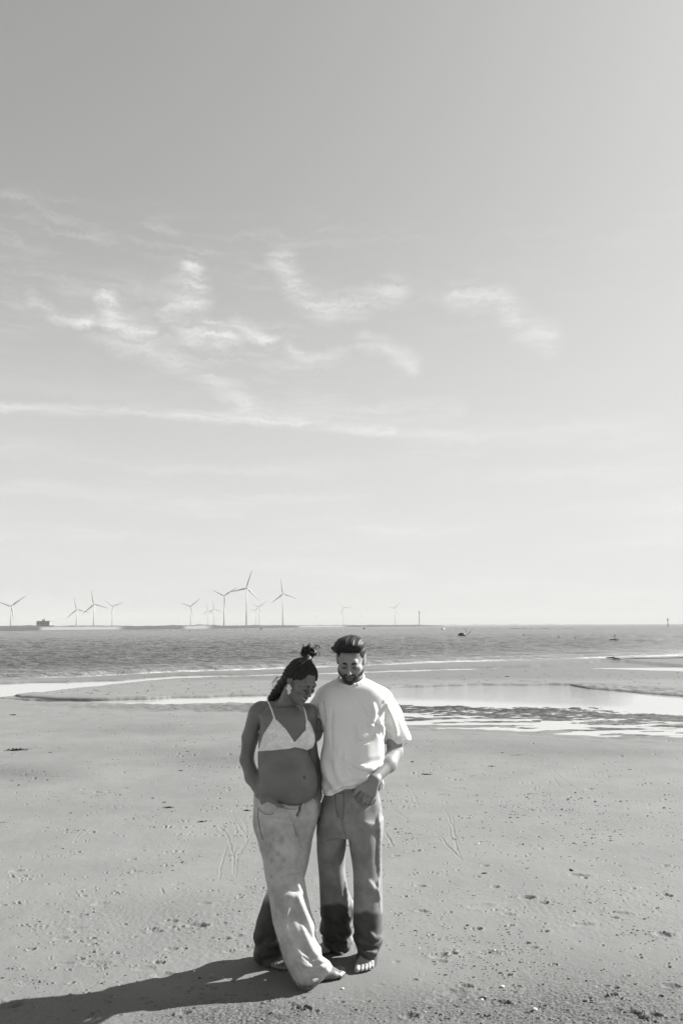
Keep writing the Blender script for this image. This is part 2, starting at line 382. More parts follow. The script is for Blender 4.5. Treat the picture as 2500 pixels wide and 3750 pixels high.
# footprints and hollows seen in the photograph: px, py, length, width, angle, depth
for (x, y, a, b, an, dp) in (
    (735, 3388, .040, .030, 0, .022), (705, 3388, .030, .030, 0, .010), (1072, 3693, .075, .040, .1, .012), (1285, 3642, .085, .045, .15, .010), (115, 3478, .022, .020, 0, .014),
    (30, 3682, .060, .040, .1, .012), (60, 3676, .030, .018, .3, .014), (62, 3188, .045, .030, .2, .010), (620, 3375, .05, .03, .3, .006), (640, 3370, .02, .015, 0, .010),
    (370, 3308, .05, .035, .3, .006), (290, 3352, .045, .03, .1, .005), (280, 3400, .045, .03, .1, .005), (224, 3436, .04, .025, 0, .006), (485, 3146, .03, .02, .2, .008),
    (500, 3190, .04, .025, .2, .006), (620, 3170, .03, .02, .2, .006), (360, 2901, .05, .03, 0, .012), (730, 2848, .08, .03, .1, .010), (1665, 2886, .11, .035, .0, .010),
    (1930, 3288, .045, .03, -.2, .012), (1990, 3308, .03, .02, -.2, .012), (2118, 3205, .07, .025, -.35, .012), (2090, 3188, .016, .014, 0, .016), (2138, 3215, .02, .02, 0, .014),
    (2440, 3280, .03, .02, -.5, .014), (2430, 3425, .05, .032, -.2, .014), (1752, 3402, .02, .018, 0, .018), (1735, 3402, .02, .012, 0, .01), (1998, 3409, .018, .015, 0, .014),
    (1610, 3500, .05, .03, .1, .010), (1658, 3492, .022, .018, 0, .014), (1615, 3520, .03, .02, 0, .009), (1790, 3490, .06, .03, .2, .009), (1498, 3720, .035, .03, 0, .013),
    (1706, 3610, .030, .022, -.3, .012), (1840, 3668, .035, .022, -.2, .014), (1760, 3656, .022, .016, 0, .013), (1862, 3350, .04, .025, -.3, .009), (1760, 3320, .08, .04, .3, .006),
    (1545, 3338, .04, .02, -.3, .010), (1540, 3245, .035, .02, -.1, .012), (1513, 3118, .05, .02, .2, .012), (1530, 3115, .02, .015, .2, .015), (1450, 3135, .03, .02, .2, .010),
    (1812, 3248, .03, .022, 0, .012), (1775, 3170, .03, .018, 0, .012), (1980, 3108, .018, .014, 0, .016), (1800, 3096, .014, .012, 0, .016), (2435, 3170, .03, .018, 0, .015),
    (2270, 3345, .06, .025, -.2, .008), (2245, 3360, .03, .015, -.2, .010), (2130, 3385, .06, .03, .1, .008), (2455, 3610, .04, .028, -.1, .012), (2320, 3705, .03, .022, -.3, .014),
    (2250, 3615, .02, .015, 0, .012), (2345, 3722, .026, .018, -.3, .013), (2395, 3712, .026, .018, -.3, .013), (1385, 3605, .020, .015, 0, .012), (1400, 3607, .015, .012, 0, .010),
    (1450, 3522, .020, .016, 0, .014), (1655, 3640, .07, .05, .1, .008), (1600, 3660, .05, .04, .6, .008), (1950, 3470, .03, .018, .2, .009), (1925, 3290, .05, .035, -.1, .006),
    (585, 3522, .03, .018, .1, .012), (573, 3520, .012, .01, 0, .012), (570, 3410, .04, .02, .2, .010), (630, 3472, .035, .022, .2, .010), (600, 3570, .05, .03, .1, .009),
    (770, 3650, .04, .03, 0, .010), (790, 3660, .025, .018, 0, .012), (675, 3705, .03, .02, .3, .010), (650, 3235, .05, .02, .2, .007), (450, 3240, .03, .02, .2, .006),
    (560, 3400, .03, .02, .2, .008), (820, 3435, .04, .02, .2, .008), (840, 3480, .03, .02, .2, .007), (870, 3425, .04, .02, .1, .007), (900, 3470, .05, .03, .1, .006),
    (345, 3528, .07, .03, .1, .006), (240, 3530, .04, .02, .1, .005), (110, 3600, .06, .03, .1, .005), (530, 3545, .05, .03, .1, .006), (690, 3380, .05, .03, .2, .005), (750, 3305, .04, .025, .1, .007)):
    g = gnd(x, y); dent(g[0], g[1], a, b, an, dp)
# many small pits, thickest in trampled streaks, thinning with distance
clus = [(gnd(rs.uniform(-200, 2700), 2700 + 1150 * rs.random()**1.15), rs.uniform(.05, .30), rs.uniform(-.3, .3)) for _ in range(150)]
for g, sp_, an in clus:
    far = g[1] / 5
    for k in range(rs.randint(3, 9)):
        s = rs.uniform(.004, .011) * far**0.6
        dent(g[0] + rs.gauss(0, sp_ * 1.1), g[1] + rs.gauss(0, sp_ * 0.35) + an * 0, s * rs.uniform(1, 2), s * rs.uniform(.8, 1.2), rs.uniform(-.4, .5), s * rs.uniform(.8, 1.6), rim=.5)
for k in range(900):
    g = gnd(rs.uniform(-200, 2700), 2680 + 1150 * rs.random()**1.3); s = rs.uniform(.003, .009) * (g[1] / 5)**0.6
    dent(g[0], g[1], s * rs.uniform(1, 1.8), s, rs.uniform(-.4, .6), s * rs.uniform(.6, 1.4), rim=.5)
flat = np.exp(-(((XX + .02) / .42)**2 + ((YY - 4.50) / .34)**2)**2); H *= 1 - flat
# material masks (sand colour: wet, coarse, algae, and a painted near light falloff)
wet = np.clip(0.9 * sstep(-H, 0.015, 0.04) * (PY < 2640), 0, 1)
wet = np.maximum(wet, 0.75 * (1 - sstep(PYn, 2478, 2500)) * (PY < 2520))
wet = np.maximum(wet, wetfront * 0.55)
mud = np.clip(rp * (0.45 + 0.55 * ripr) * sstep(rk, -0.12, 0.10), 0, 1)
mud = np.maximum(mud, bank * .9)
arch = zone(PXn, PYn, [1900, 2050, 2200, 2500, 3400], [2492, 2500, 2505, 2520, 2540], [2494, 2506, 2520, 2545, 2600], 4) * (PX > 1900)
mud = np.maximum(mud, arch * 0.55 * sstep(fbm2(XX * 4, YY * 2.4, 3, 61), -0.15, 0.2))
damp_shade = .7 * sstep(PY, 3250, 3800) + 0.55 * sstep(fbm2(XX * 0.28 + 5, YY * 0.5 + 2, 4, 51), 0.05, 0.5) * near  # light falloff towards the viewer painted into the colour, plus real damp patches
def blob(px, py, rx, ry): return np.exp(-(((PX - px) / rx)**2 + ((PY - py) / ry)**2))
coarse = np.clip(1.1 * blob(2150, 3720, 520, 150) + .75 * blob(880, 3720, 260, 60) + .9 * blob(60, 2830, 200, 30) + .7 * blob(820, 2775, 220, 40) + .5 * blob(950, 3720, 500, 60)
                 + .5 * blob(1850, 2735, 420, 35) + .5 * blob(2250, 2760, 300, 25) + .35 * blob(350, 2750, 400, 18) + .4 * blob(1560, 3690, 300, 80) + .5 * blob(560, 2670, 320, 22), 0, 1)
H += coarse * near * 0.0024 * perlin2(XX * 60, YY * 60, 71)
H += coarse * near * 0.002 * perlin2(XX * 28, YY * 28, 72)
V = np.stack([XX, YY, H], -1).reshape(-1, 3)
nr, nc = XX.shape; idx = np.arange(nr * nc).reshape(nr, nc)
F = np.stack([idx[:-1, :-1], idx[:-1, 1:], idx[1:, 1:], idx[1:, :-1]], -1).reshape(-1, 4)
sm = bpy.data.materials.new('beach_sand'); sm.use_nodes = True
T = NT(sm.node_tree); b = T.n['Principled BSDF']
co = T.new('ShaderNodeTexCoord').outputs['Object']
A = {k: T.new('ShaderNodeAttribute', attribute_name=k).outputs['Fac'] for k in ('wet', 'mud', 'damp_shade', 'coarse')}
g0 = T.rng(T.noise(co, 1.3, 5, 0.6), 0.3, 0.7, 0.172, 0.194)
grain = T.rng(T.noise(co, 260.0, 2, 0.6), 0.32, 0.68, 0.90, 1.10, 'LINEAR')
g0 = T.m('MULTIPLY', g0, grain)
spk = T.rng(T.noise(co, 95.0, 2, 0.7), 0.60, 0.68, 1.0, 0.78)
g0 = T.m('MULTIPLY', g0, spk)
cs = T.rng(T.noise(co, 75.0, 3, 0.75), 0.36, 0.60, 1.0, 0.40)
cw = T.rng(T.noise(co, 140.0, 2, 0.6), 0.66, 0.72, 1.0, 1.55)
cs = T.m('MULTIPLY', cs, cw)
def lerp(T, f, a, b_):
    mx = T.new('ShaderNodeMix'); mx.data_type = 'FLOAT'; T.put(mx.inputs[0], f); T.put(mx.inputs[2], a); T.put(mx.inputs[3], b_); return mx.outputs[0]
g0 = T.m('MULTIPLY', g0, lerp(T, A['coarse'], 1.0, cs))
g0 = T.m('MULTIPLY', g0, lerp(T, A['damp_shade'], 1.0, 0.84))
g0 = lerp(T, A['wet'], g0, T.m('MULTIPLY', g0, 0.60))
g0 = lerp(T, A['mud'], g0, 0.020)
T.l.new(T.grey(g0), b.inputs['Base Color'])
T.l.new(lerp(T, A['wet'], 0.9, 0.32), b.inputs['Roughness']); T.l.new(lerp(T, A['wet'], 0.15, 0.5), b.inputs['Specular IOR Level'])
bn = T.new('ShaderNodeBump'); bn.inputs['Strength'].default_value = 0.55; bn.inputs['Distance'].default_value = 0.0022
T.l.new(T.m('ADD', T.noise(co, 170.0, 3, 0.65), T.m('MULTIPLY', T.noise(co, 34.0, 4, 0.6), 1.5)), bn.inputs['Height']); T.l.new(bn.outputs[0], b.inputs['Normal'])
beach = mesh_np('beach', V, F, sm, attrs={'wet': wet, 'mud': mud, 'damp_shade': damp_shade, 'coarse': coarse}); tag(beach, 'pale rippled sand beach', kind='structure')
del V, F
def ground_z(x, y):
    i = min(max(np.searchsorted(Yr, y), 1), len(Yr) - 1); j = min(max(np.searchsorted(cols, x / y), 1), len(cols) - 1)
    return float(H[i, j])

# ---------------------------------------------------------------- water
def water_mat(name, bump, dist, scale, stretch, body, rough, foam=False, ruffle_sheen=False):
    m = bpy.data.materials.new(name); m.use_nodes = True
    T = NT(m.node_tree); b = T.n['Principled BSDF']
    co = T.new('ShaderNodeTexCoord').outputs['Object']; v = T.mapping(co, stretch)
    n1 = T.noise(v, scale, 5, 0.70); n2 = T.noise(T.mapping(co, (stretch[0] * 1.3, stretch[1], 1), (0, 0, .4)), scale * 0.23, 3, 0.6)
    h = T.m('ADD', n1, T.m('MULTIPLY', n2, 2.2))
    bn = T.new('ShaderNodeBump'); bn.inputs['Strength'].default_value = bump; bn.inputs['Distance'].default_value = dist
    T.l.new(h, bn.inputs['Height']); T.l.new(bn.outputs[0], b.inputs['Normal'])
    b.inputs['Roughness'].default_value = rough; b.inputs['IOR'].default_value = 1.33
    col = body
    if ruffle_sheen:
        a = T.new('ShaderNodeAttribute', attribute_name='ruffle_sheen').outputs['Fac']
        T.l.new(T.m('ADD', T.m('MULTIPLY', a, bump), .03), bn.inputs['Strength']); col = lerp(T, a, body, .24)  # sky reflection put into the body colour: pale where calm, darker where ruffled
    if foam:
        a = T.new('ShaderNodeAttribute', attribute_name='foam').outputs['Fac']
        fo = T.m('MULTIPLY', a, T.rng(T.noise(co, 9.0, 4, 0.7), 0.38, 0.55), clamp=True)
        a2 = T.new('ShaderNodeAttribute', attribute_name='shoal').outputs['Fac']
        col = lerp(T, fo, lerp(T, a2, body, 0.24), 0.70)
        T.l.new(lerp(T, fo, rough, 0.8), b.inputs['Roughness'])
    T.l.new(T.grey(col) if not isinstance(col, float) else T.grey(T.m('ADD', col, 0.0)), b.inputs['Base Color'])
    return m
# still water in the runnels and the tide pool
yp = np.array([gnd(1250, p, WL)[1] for p in np.linspace(2800, 2452, 60)]); up_ = np.linspace(-1.2, 1.2, 90)
a, c = np.meshgrid(yp, up_, indexing='ij'); X = a * c
px_, py_ = to_px(X, a, np.full_like(X, WL)); lim = I(px_, SHX, SHY) + 5
bad = py_ < lim
# last rows follow the shore curve
V = np.stack([X, a, np.full_like(X, WL)], -1).reshape(-1, 3); n0, n1_ = a.shape; idx = np.arange(n0 * n1_).reshape(n0, n1_)
F = np.stack([idx[:-1, :-1], idx[:-1, 1:], idx[1:, 1:], idx[1:, :-1]], -1).reshape(-1, 4)
F = F[~bad.reshape(-1)[F].any(1)]
RUF = sstep(px_, 1100, 1500) * (1 - sstep(py_, I(px_, R2X, R2L) - 26, I(px_, R2X, R2L) - 6)) * sstep(py_, 2480, 2500) * (1 - sstep(px_, 2150, 2350))
pool = mesh_np('tide_pool_water', V, F, water_mat('pool_water', 0.6, 0.035, 7.0, (0.6, 1, 1), 0.38, 0.05, ruffle_sheen=True), attrs={'ruffle_sheen': RUF}); tag(pool, 'shallow still water in the runnels and tide pool', kind='structure')
# the sea: waves as geometry near the shore, finer ones in the relief
ys = np.concatenate([np.array([gnd(1250, p, WL - .01)[1] for p in np.linspace(2500, 2306, 420)]), [380, 450, 540, 700, 1000, 1600, 3000, 6000, 12000, 25000]])
uc = np.linspace(-.5, .5, 500); uo = .5 + np.cumsum(np.linspace(.01, .15, 16)); us = np.concatenate([-uo[::-1], uc, uo])
YS, US = np.meshgrid(ys, us, indexing='ij'); XS = YS * US
px_, py_ = to_px(XS, YS, np.full_like(XS, WL - .01)); Sx = I(px_, SHX, SHY)
off = Sx - py_ + 3.0 * fbm2(XS * .25, YS * .1, 3, 81)
amp = sstep(off, 4, 60) * (1 - sstep(YS, 110, 220))
zz = np.full_like(XS, WL - .01)
chop = fbm2(XS * .55 + .2 * YS, YS * 1.0, 5, 82, .65); chop2 = fbm2(XS * .22, YS * .30 + .03 * XS, 3, 85)
lam = np.clip(YS / 60, 1, 6)
zz += amp * (0.17 * chop + 0.16 * chop2 * sstep(YS, 40, 90))
def swell(o, w, h, brk): # a low wave running along the shore
    m = np.exp(-((off - o) / w)**2) * sstep(fbm2(XS * .05 + o, YS * 0 + o * .7, 2, 90), brk, brk + .25)
    return h * m
wv = swell(8, 2.6, .13, -.5) + swell(22, 4, .12, -.15) + swell(40, 6, .10, -.1)
zz += wv
foam = .75 * np.exp(-((off - 2.0) / 2.0)**2) * (0.25 + 0.8 * sstep(fbm2(XS * .12, YS * .05, 3, 91), -.35, .1)) + .7 * np.exp(-((off - 10) / 2.0)**2) * sstep(fbm2(XS * .2, YS * .1, 2, 92), .0, .25)
foam += 0.8 * sstep(fbm2(XS * .5, YS * .5, 3, 95), .55, .62) * sstep(off, 30, 60) * .5
shoal = np.exp(-np.clip(off, 0, 999) / 18)
V = np.stack([XS, YS, zz], -1).reshape(-1, 3); n0, n1_ = XS.shape; idx = np.arange(n0 * n1_).reshape(n0, n1_)
F = np.stack([idx[:-1, :-1], idx[:-1, 1:], idx[1:, 1:], idx[1:, :-1]], -1).reshape(-1, 4)
F = F[~(off < -6).reshape(-1)[F].any(1)]
sea = mesh_np('sea', V, F, water_mat('sea_water', 1.0, 0.5, 1.7, (0.5, 1, 1), 0.05, 0.12, True), attrs={'foam': foam, 'shoal': shoal}); tag(sea, 'wind-rippled grey sea', kind='structure')

# ---------------------------------------------------------------- far coast
cxs = np.linspace(-1500, 1640, 700)
wl = I(cxs, [-1500, 0, 450, 700, 1100, 1300, 1567, 1640], [2322, 2310.5, 2306.5, 2304, 2298.3, 2296.4, 2293.9, 2293.4])
near_pts = np.array([gnd(x, y, WL)[:2] for x, y in zip(cxs, wl)])
dirs = near_pts / near_pts[:, 1:2]
depths = np.array([0, 4, 10, 20, 45, 90, 150, 230, 400, 700, 1300, 2600])
prof = np.array([-.4, .1, .25, .4, .7, 1.0, 1.3, 1.6, 2.2, 2.6, 2.8, 2.8])
gy = near_pts[:, 1][None, :] + depths[:, None] * (near_pts[:, 1][None, :] / 500); gx = gy * dirs[:, 0][None, :]
veg = fbm2(gx * .02, gy * .004, 5, 101)
gz = prof[:, None] * (1 + 0 * gx) + (depths[:, None] > 300) * (3.0 * np.clip(veg + .35, 0, 1) + 1.2 * np.clip(fbm2(gx * .09, gy * .02, 3, 103), 0, 1))
endf = sstep(cxs, 1640, 1560)[None, :] if False else (1 - sstep(cxs, 1520, 1640))[None, :]
gz = np.where(gz > 0, gz * endf - .3 * (1 - endf), gz)
bmask = np.zeros_like(cxs)
for a0, a1 in ((150, 450), (676, 775), (1095, 1270)): bmask = np.maximum(bmask, sstep(cxs, a0 - 12, a0 + 12) * (1 - sstep(cxs, a1 - 30, a1 + 12)))
bm2 = bmask[None, :] * ((depths[:, None] >= 10) & (depths[:, None] <= 230))
V = np.stack([gx, gy, gz], -1).reshape(-1, 3); n0, n1_ = gx.shape; idx = np.arange(n0 * n1_).reshape(n0, n1_)
F = np.stack([idx[:-1, :-1], idx[:-1, 1:], idx[1:, 1:], idx[1:, :-1]], -1).reshape(-1, 4)
cm = nmat('coast_scrub', .06, .11, .05, .9, .1, attr='beach', attr_grey=.26)
coast = mesh_np('far_coast', V, F, cm, attrs={'beach': bm2 * 1.0}); tag(coast, 'low scrub coast with pale beaches across the water', kind='structure')
# very distant low shore to the right
xs_ = np.linspace(1500, 2200, 160); pts = []
for k, x in enumerate(xs_):
    p = gnd(x, 2291.5, 0); dd = ray(x, 2290); u = dd[0] / dd[1]; h = 7 + 6 * math.sin(k * .31) * math.sin(k * .083 + 1) + 2 * math.sin(k * 1.7)
    t = math.sin(math.pi * k / 159)**.4
    for yy, z in ((7600, -1), (7650, h * t), (8200, h * t * .9), (8400, -1)): pts.append((u * yy, yy, z))
F = [(k * 4 + j, (k + 1) * 4 + j, (k + 1) * 4 + j + 1, k * 4 + j + 1) for k in range(159) for j in range(3)]
ds = mesh_np('distant_shore', pts, F, mat('distant_scrub', .14, .9, .1)); tag(ds, 'faint low shore on the horizon', kind='structure')

# ---------------------------------------------------------------- sea air
hz = MB().box((0, 5200, 72), (7000, 6200, 75)).build('haze', mat('haze_unused', .5)); tag(hz, 'thin sea haze over the water', kind='stuff')
hm = bpy.data.materials.new('sea_haze'); hm.use_nodes = True; hm.node_tree.nodes.clear()
ho = hm.node_tree.nodes.new('ShaderNodeOutputMaterial'); hv = hm.node_tree.nodes.new('ShaderNodeVolumePrincipled')
hv.inputs['Color'].default_value = (.72, .72, .71, 1); hv.inputs['Density'].default_value = HAZE_D; hv.inputs['Anisotropy'].default_value = .0
hm.node_tree.links.new(hv.outputs[0], ho.inputs['Volume']); hz.data.materials[0] = hm
# ---------------------------------------------------------------- wind turbines
tm = mat('turbine_paint', .48, .45, .4); tmd = mat('turbine_nacelle_paint', .32, .5, .4); tbl = mat('turbine_blade_paint', .30, .5, .4)
def turbine(hx, hy, bx_, by, bp, label, yaw=12, Rb=None):
    """hub pixel, base pixel, tip pixels of one blade"""
    dx, dy = bp[0] - hx, hy - bp[1]; Rp = math.hypot(dx, dy) if Rb is None else Rb
    L = 50.0; Dm = min(FPX * L / Rp, 11000); L = Rp * Dm / FPX
    hub = at(hx, hy, Dm); base = at(bx_, by, Dm); gz_ = min(base[2], 2.5)
    hub[0] = (hub[0] + base[0]) / 2 if abs(hub[0] - base[0]) < 8 * Dm / FPX else hub[0]
    k = L / 50
    root = empty('wind_turbine', (hub[0], Dm, gz_), label, 'wind turbine', 'wind turbines across the water', R(yaw))
    hz = hub[2] - gz_
    MB().tube([(0, 3 * k, -3), (0, 3 * k, hz * .5), (0, 3 * k, hz - .6 * k)], [2.3 * k, 1.75 * k, 1.25 * k], 12).build('tower', tm, root, True)
    MB().box((0, 3.2 * k, hz + .3 * k), (1.9 * k, 4.2 * k, 1.9 * k), 0, .86).build('nacelle', tmd, root)
    MB().ball((0, -1.7 * k, hz), (1.7 * k, 2.2 * k, 1.7 * k), 10, 6).build('hub', tmd, root, True)
    a0 = math.atan2(dy, dx)
    bm = None
    for j in range(3):
        if bm is None:
            q = MB(); V = []; F = []
            prof_ = [(0, .9, .9), (.06, 1.0, .9), (.2, 2.1, .55), (.45, 1.5, .36), (.75, .95, .22), (1.0, .35, .1)]
            for t, ch, th in prof_:
                for (e, f) in ((-.35, 0), (0, .5), (.65, 0), (0, -.5)):
                    V.append((t * L, f * th * 2 * k - 1.8 * k - 2.0 * k * t * t, e * ch * 2.6 * k))
            for s_ in range(len(prof_) - 1):
                for m_ in range(4): F.append((s_ * 4 + m_, s_ * 4 + (m_ + 1) % 4, (s_ + 1) * 4 + (m_ + 1) % 4, (s_ + 1) * 4 + m_))
            F.append((0, 1, 2, 3)); F.append((23, 22, 21, 20)); q.add(V, F)
            o = q.build('blade', tbl, root, True); bm = o
        else:
            o = bm.copy(); COL.objects.link(o); o.parent = root
        o.location = (0, 0, hz); o.rotation_euler = (0, -(a0 + j * 2 * math.pi / 3), 0)
    return root
turbine(43, 2220, 41, 2295, (88, 2183), 'wind turbine at the far left edge, standing left of the blocky building', 20)
turbine(282, 2231, 280, 2293, (271, 2186), 'left one of the three wind turbines standing right of the blocky building')
turbine(345, 2212, 343, 2293, (333.5, 2160), 'middle and tallest of the three wind turbines right of the blocky building', 8)
turbine(414, 2220.5, 411, 2298, (383, 2196), 'right one of the three wind turbines right of the blocky building, with two raised blades', 25)
turbine(699, 2220.5, 698.7, 2293, (732, 2192), 'mid-sized wind turbine standing alone left of the tight central cluster', 20)
turbine(760.7, 2235.7, 760.5, 2293, (756, 2209), 'small pale wind turbine, left of a close pair behind the shorter large turbine', 5)
turbine(783.5, 2230, 782.5, 2293, (780, 2199), 'small pale wind turbine, right of a close pair behind the shorter large turbine', 5)
turbine(822, 2181.7, 820.5, 2293, (775, 2158.5), 'large wind turbine with two raised blades just left of the tallest one', 14)
turbine(903, 2152.7, 903, 2292.4, (920.5, 2091), 'tallest wind turbine of all, one blade pointing almost straight up', 8)
turbine(938, 2234, 937, 2291, (912, 2231), 'smaller wind turbine of the overlapping pair right of the tallest turbine', 10)
turbine(950, 2223, 949.5, 2291, (974, 2204), 'taller wind turbine of the overlapping pair right of the tallest turbine', 10)
turbine(1035, 2173.7, 1036.6, 2290, (1026.8, 2121), 'large wind turbine standing alone right of the tallest one, above the woman', 10)
turbine(1158.5, 2259, 1158.5, 2290, (1171, 2251), 'tiny faint wind turbine just left of the man')
turbine(1257, 2226, 1257.5, 2292, (1241, 2202), 'faint wind turbine directly above the head of the man', 10)
turbine(1321, 2257, 1321.5, 2292, (1316, 2241), 'small faint wind turbine just right of the head of the man')
turbine(1445.5, 2226.8, 1446.4, 2292, (1464, 2206), 'rightmost wind turbine, standing near the thin mast', 12)
turbine(484, 2274.5, 484, 2295, (492, 2267), 'tiny faint wind turbine right of the turbine trio', 0, 10)
turbine(614, 2271, 614, 2294, (620, 2266), 'tiny faint wind turbine halfway between the trio and the central cluster', 0, 9)
turbine(653, 2269, 653, 2294, (655, 2254), 'small faint wind turbine left of the lone mid-sized turbine', 0, 15)
turbine(792.5, 2267, 792, 2293, (809, 2262), 'small faint wind turbine low beside the tower of the large turbine left of the tallest', 0, 17)

# masts
d1 = 2600; p = at(1535, 2290, d1); q = at(1534, 2240, d1)
r_ = empty('lattice_mast', (p[0], d1, 2), 'thin tall grey mast on the far coast right of the last wind turbine', 'mast')
MB().tube([(0, 0, -3), (0, 0, q[2] - 6)], [1.6, 1.5], 8).build('pole', mat('mast_grey', .42, .6), r_)
MB().tube([(0, 0, q[2] - 6), (0, 0, q[2] - 1)], [2.2, 2.0], 8).build('mast_head', mat('mast_head_grey', .25, .6), r_)
MB().tube([(0, 0, q[2] - 1), (0, 0, q[2] + 2)], [.4, .3], 6).build('aerial', mat('mast_head_dark', .25, .6), r_)
d1 = 620; p = at(2444, 2287, d1); q = at(2443, 2264, d1)
r_ = empty('channel_beacon', (p[0], d1, -.1), 'thin channel beacon pole standing in the sea at the far right', 'beacon')
hb = q[2]; bmm = mat('beacon_grey', .22, .6)
MB().tube([(0, 0, -1), (0, 0, hb)], [.26, .2], 8).build('pole', bmm, r_)
m_ = MB()
for k in range(4): m_.tube([(-.75, 0, hb * (.72 + .07 * k)), (.75, 0, hb * (.72 + .07 * k))], .12, 5)
m_.build('topmark', bmm, r_)
MB().tube([(0, 0, hb * .1), (0, 0, hb * .32)], [.42, .42], 8).build('collar', bmm, r_)

# blocky building on the coast
bd = 1500
def bpt(px, py): q_ = at(px, py, bd); return q_[0], q_[2]
x0, z1 = bpt(141.5, 2275.5); x1, z0 = bpt(188, 2294); xa, _ = bpt(121, 2290); xb, zl = bpt(205, 2290)
cx = (x0 + x1) / 2
br = empty('coastal_building', (cx, bd, 1.5), 'flat-roofed blocky grey building with a low wing on each side, on the far coast', 'building')
wm = nmat('building_concrete', .20, .27, .4, .8, .3); wdk = mat('building_window_glass', .05, .25, .5); rfm = mat('building_roof', .16, .8)
hw = (x1 - x0) / 2; hgt = z1 - 1.5
MB().box((0, 0, hgt / 2 - 1), (hw, 9, hgt / 2 + 1)).build('main_block', wm, br)
MB().box((0, 0, hgt + .3), (hw + .5, 9.5, .3)).build('roof', rfm, br)
MB().box((-hw * .1, 0, hgt + 2.0), (hw * .22, 3, 1.5)).build('rooftop_plant_room', wm, br)
MB().tube([(-hw * .05, 0, hgt + 3.4), (-hw * .05, 0, hgt + 6)], .3, 6).build('chimney', rfm, br)
hl = max(zl - 1.5, 2.0)
MB().box(((xa - cx - hw) / 2, 0, hl / 2 - 1), ((x0 - xa) / 2 - .05, 8, hl / 2 + 1)).build('wing', wm, br)
MB().box(((xb - cx + hw) / 2, 0, hl / 2 - 1), ((xb - x1) / 2 - .05, 8, hl / 2 + 1)).build('wing', wm, br)
wmesh = None
for k in range(5):
    for lvl in (.34, .72):
        xx = -hw + (k + .5) * 2 * hw / 5
        if wmesh is None: wmesh = MB().box((0, 0, 0), (hw * .13, .15, hgt * .09)).build('window', wdk, br); o = wmesh
        else: o = wmesh.copy(); COL.objects.link(o); o.parent = br
        o.location = (xx, -9.1, hgt * lvl)

# ---------------------------------------------------------------- buoys, raft
dk = nmat('dark_rubber', .035, .07, 6, .5, .4); lt = mat('pale_buoy', .55, .5); md_ = mat('grey_float', .25, .5)
def buoy(px, py, w, label, m, tall=.62):
    g = gnd(px, py, WL); r = w / 2 * g[1] / FPX
    root = empty('mooring_buoy', (g[0], g[1], WL), label, 'buoy', 'small mooring buoys')
    MB().ball((0, 0, .15 * r), (r, r, r * tall * 1.3), 12, 8).build('float', m, root, True)
    MB().tube([(0, 0, r * tall * 1.2), (0, 0, r * tall * 1.9)], r * .12, 6).build('mooring_eye', dk, root)
buoy(957, 2304.5, 9, 'small dark buoy in the sea above the woman, near the far coast', dk)
buoy(1334, 2303, 10, 'small dark buoy in the sea just right of the hair of the man', dk)
buoy(1621, 2305, 12, 'pale round buoy left of the large dark buoy', lt)
buoy(1915.6, 2326.5, 7, 'small dark buoy, leftmost of the row between the large buoy and the raft', dk)
buoy(2016.5, 2329, 7, 'pale buoy, second in the row between the large buoy and the raft', md_)
buoy(2045, 2332.5, 7, 'small dark buoy, third in the row just right of the pale one', dk)
buoy(2105, 2338, 8, 'small dark buoy, rightmost of the row, nearest the raft', dk)
buoy(2496, 2352, 11, 'dark buoy cut by the right edge of the picture', dk)
g = gnd(1691, 2328, WL); s = g[1] / FPX
r_ = empty('large_mooring_buoy', (g[0], g[1], WL), 'large dark round mooring buoy, biggest float in the sea, right of the man', 'buoy')
MB().ball((0, 0, 3 * s), (14 * s, 10 * s, 8 * s), 16, 10).build('float', dk, r_, True)
q_ = MB(); 
for k in range(12):
    a_ = k * math.pi / 6; q_.tube([(14.6 * s * math.cos(a_), 10.6 * s * math.sin(a_), 3.5 * s), (14.6 * s * math.cos(a_ + .5236), 10.6 * s * math.sin(a_ + .5236), 3.5 * s)], 1.1 * s, 6)
q_.build('fender_ring', dk, r_, True)
MB().tube([(2 * s, 0, 10 * s), (2 * s, 0, 14 * s)], [1.6 * s, 1.0 * s], 6).build('lamp_post', lt, r_)
for k, (x, y, h, lb) in enumerate(((1710, 2322, 4, 'nearest float of the string behind the large mooring buoy'), (1716, 2317, 5, 'second nearest float of the string behind the large mooring buoy'), (1721, 2312, 9, 'float with a tall stick, farthest right of the string behind the large buoy'), (1705, 2307, 8, 'float with a tall stick standing straight above the large mooring buoy'))):
    g = gnd(x, y + 3, WL); s = g[1] / FPX
    root = empty('float_marker', (g[0], g[1], WL), lb, 'buoy', 'string of small floats by the large buoy')
    MB().ball((0, 0, .6 * s), (2.4 * s, 2.4 * s, 2.2 * s), 8, 6).build('float', dk, root, True)
    MB().tube([(0, 0, 2 * s), (.4 * s, 0, h * s)], .45 * s, 5).build('stick', dk, root)
g = gnd(2248, 2345, WL); s = g[1] / FPX
r_ = empty('raft', (g[0], g[1], WL), 'flat dark raft with a short post in the sea at right', 'raft')
MB().box((0, 0, 2.3 * s), (14.5 * s, 9 * s, 2.6 * s), 0, .97).build('deck', dk, r_)
for k in (-1, 1): MB().tube([(-14 * s, k * 8 * s, .8 * s), (14 * s, k * 8 * s, .8 * s)], 1.6 * s, 8).build('pontoon', dk, r_, True)
MB().tube([(2 * s, 0, 4 * s), (2.4 * s, 0, 21 * s)], [1.2 * s, .8 * s], 6).build('post', dk, r_)
MB().box((2.3 * s, 0, 16 * s), (1.9 * s, .6 * s, 2.2 * s)).build('lamp', dk, r_)
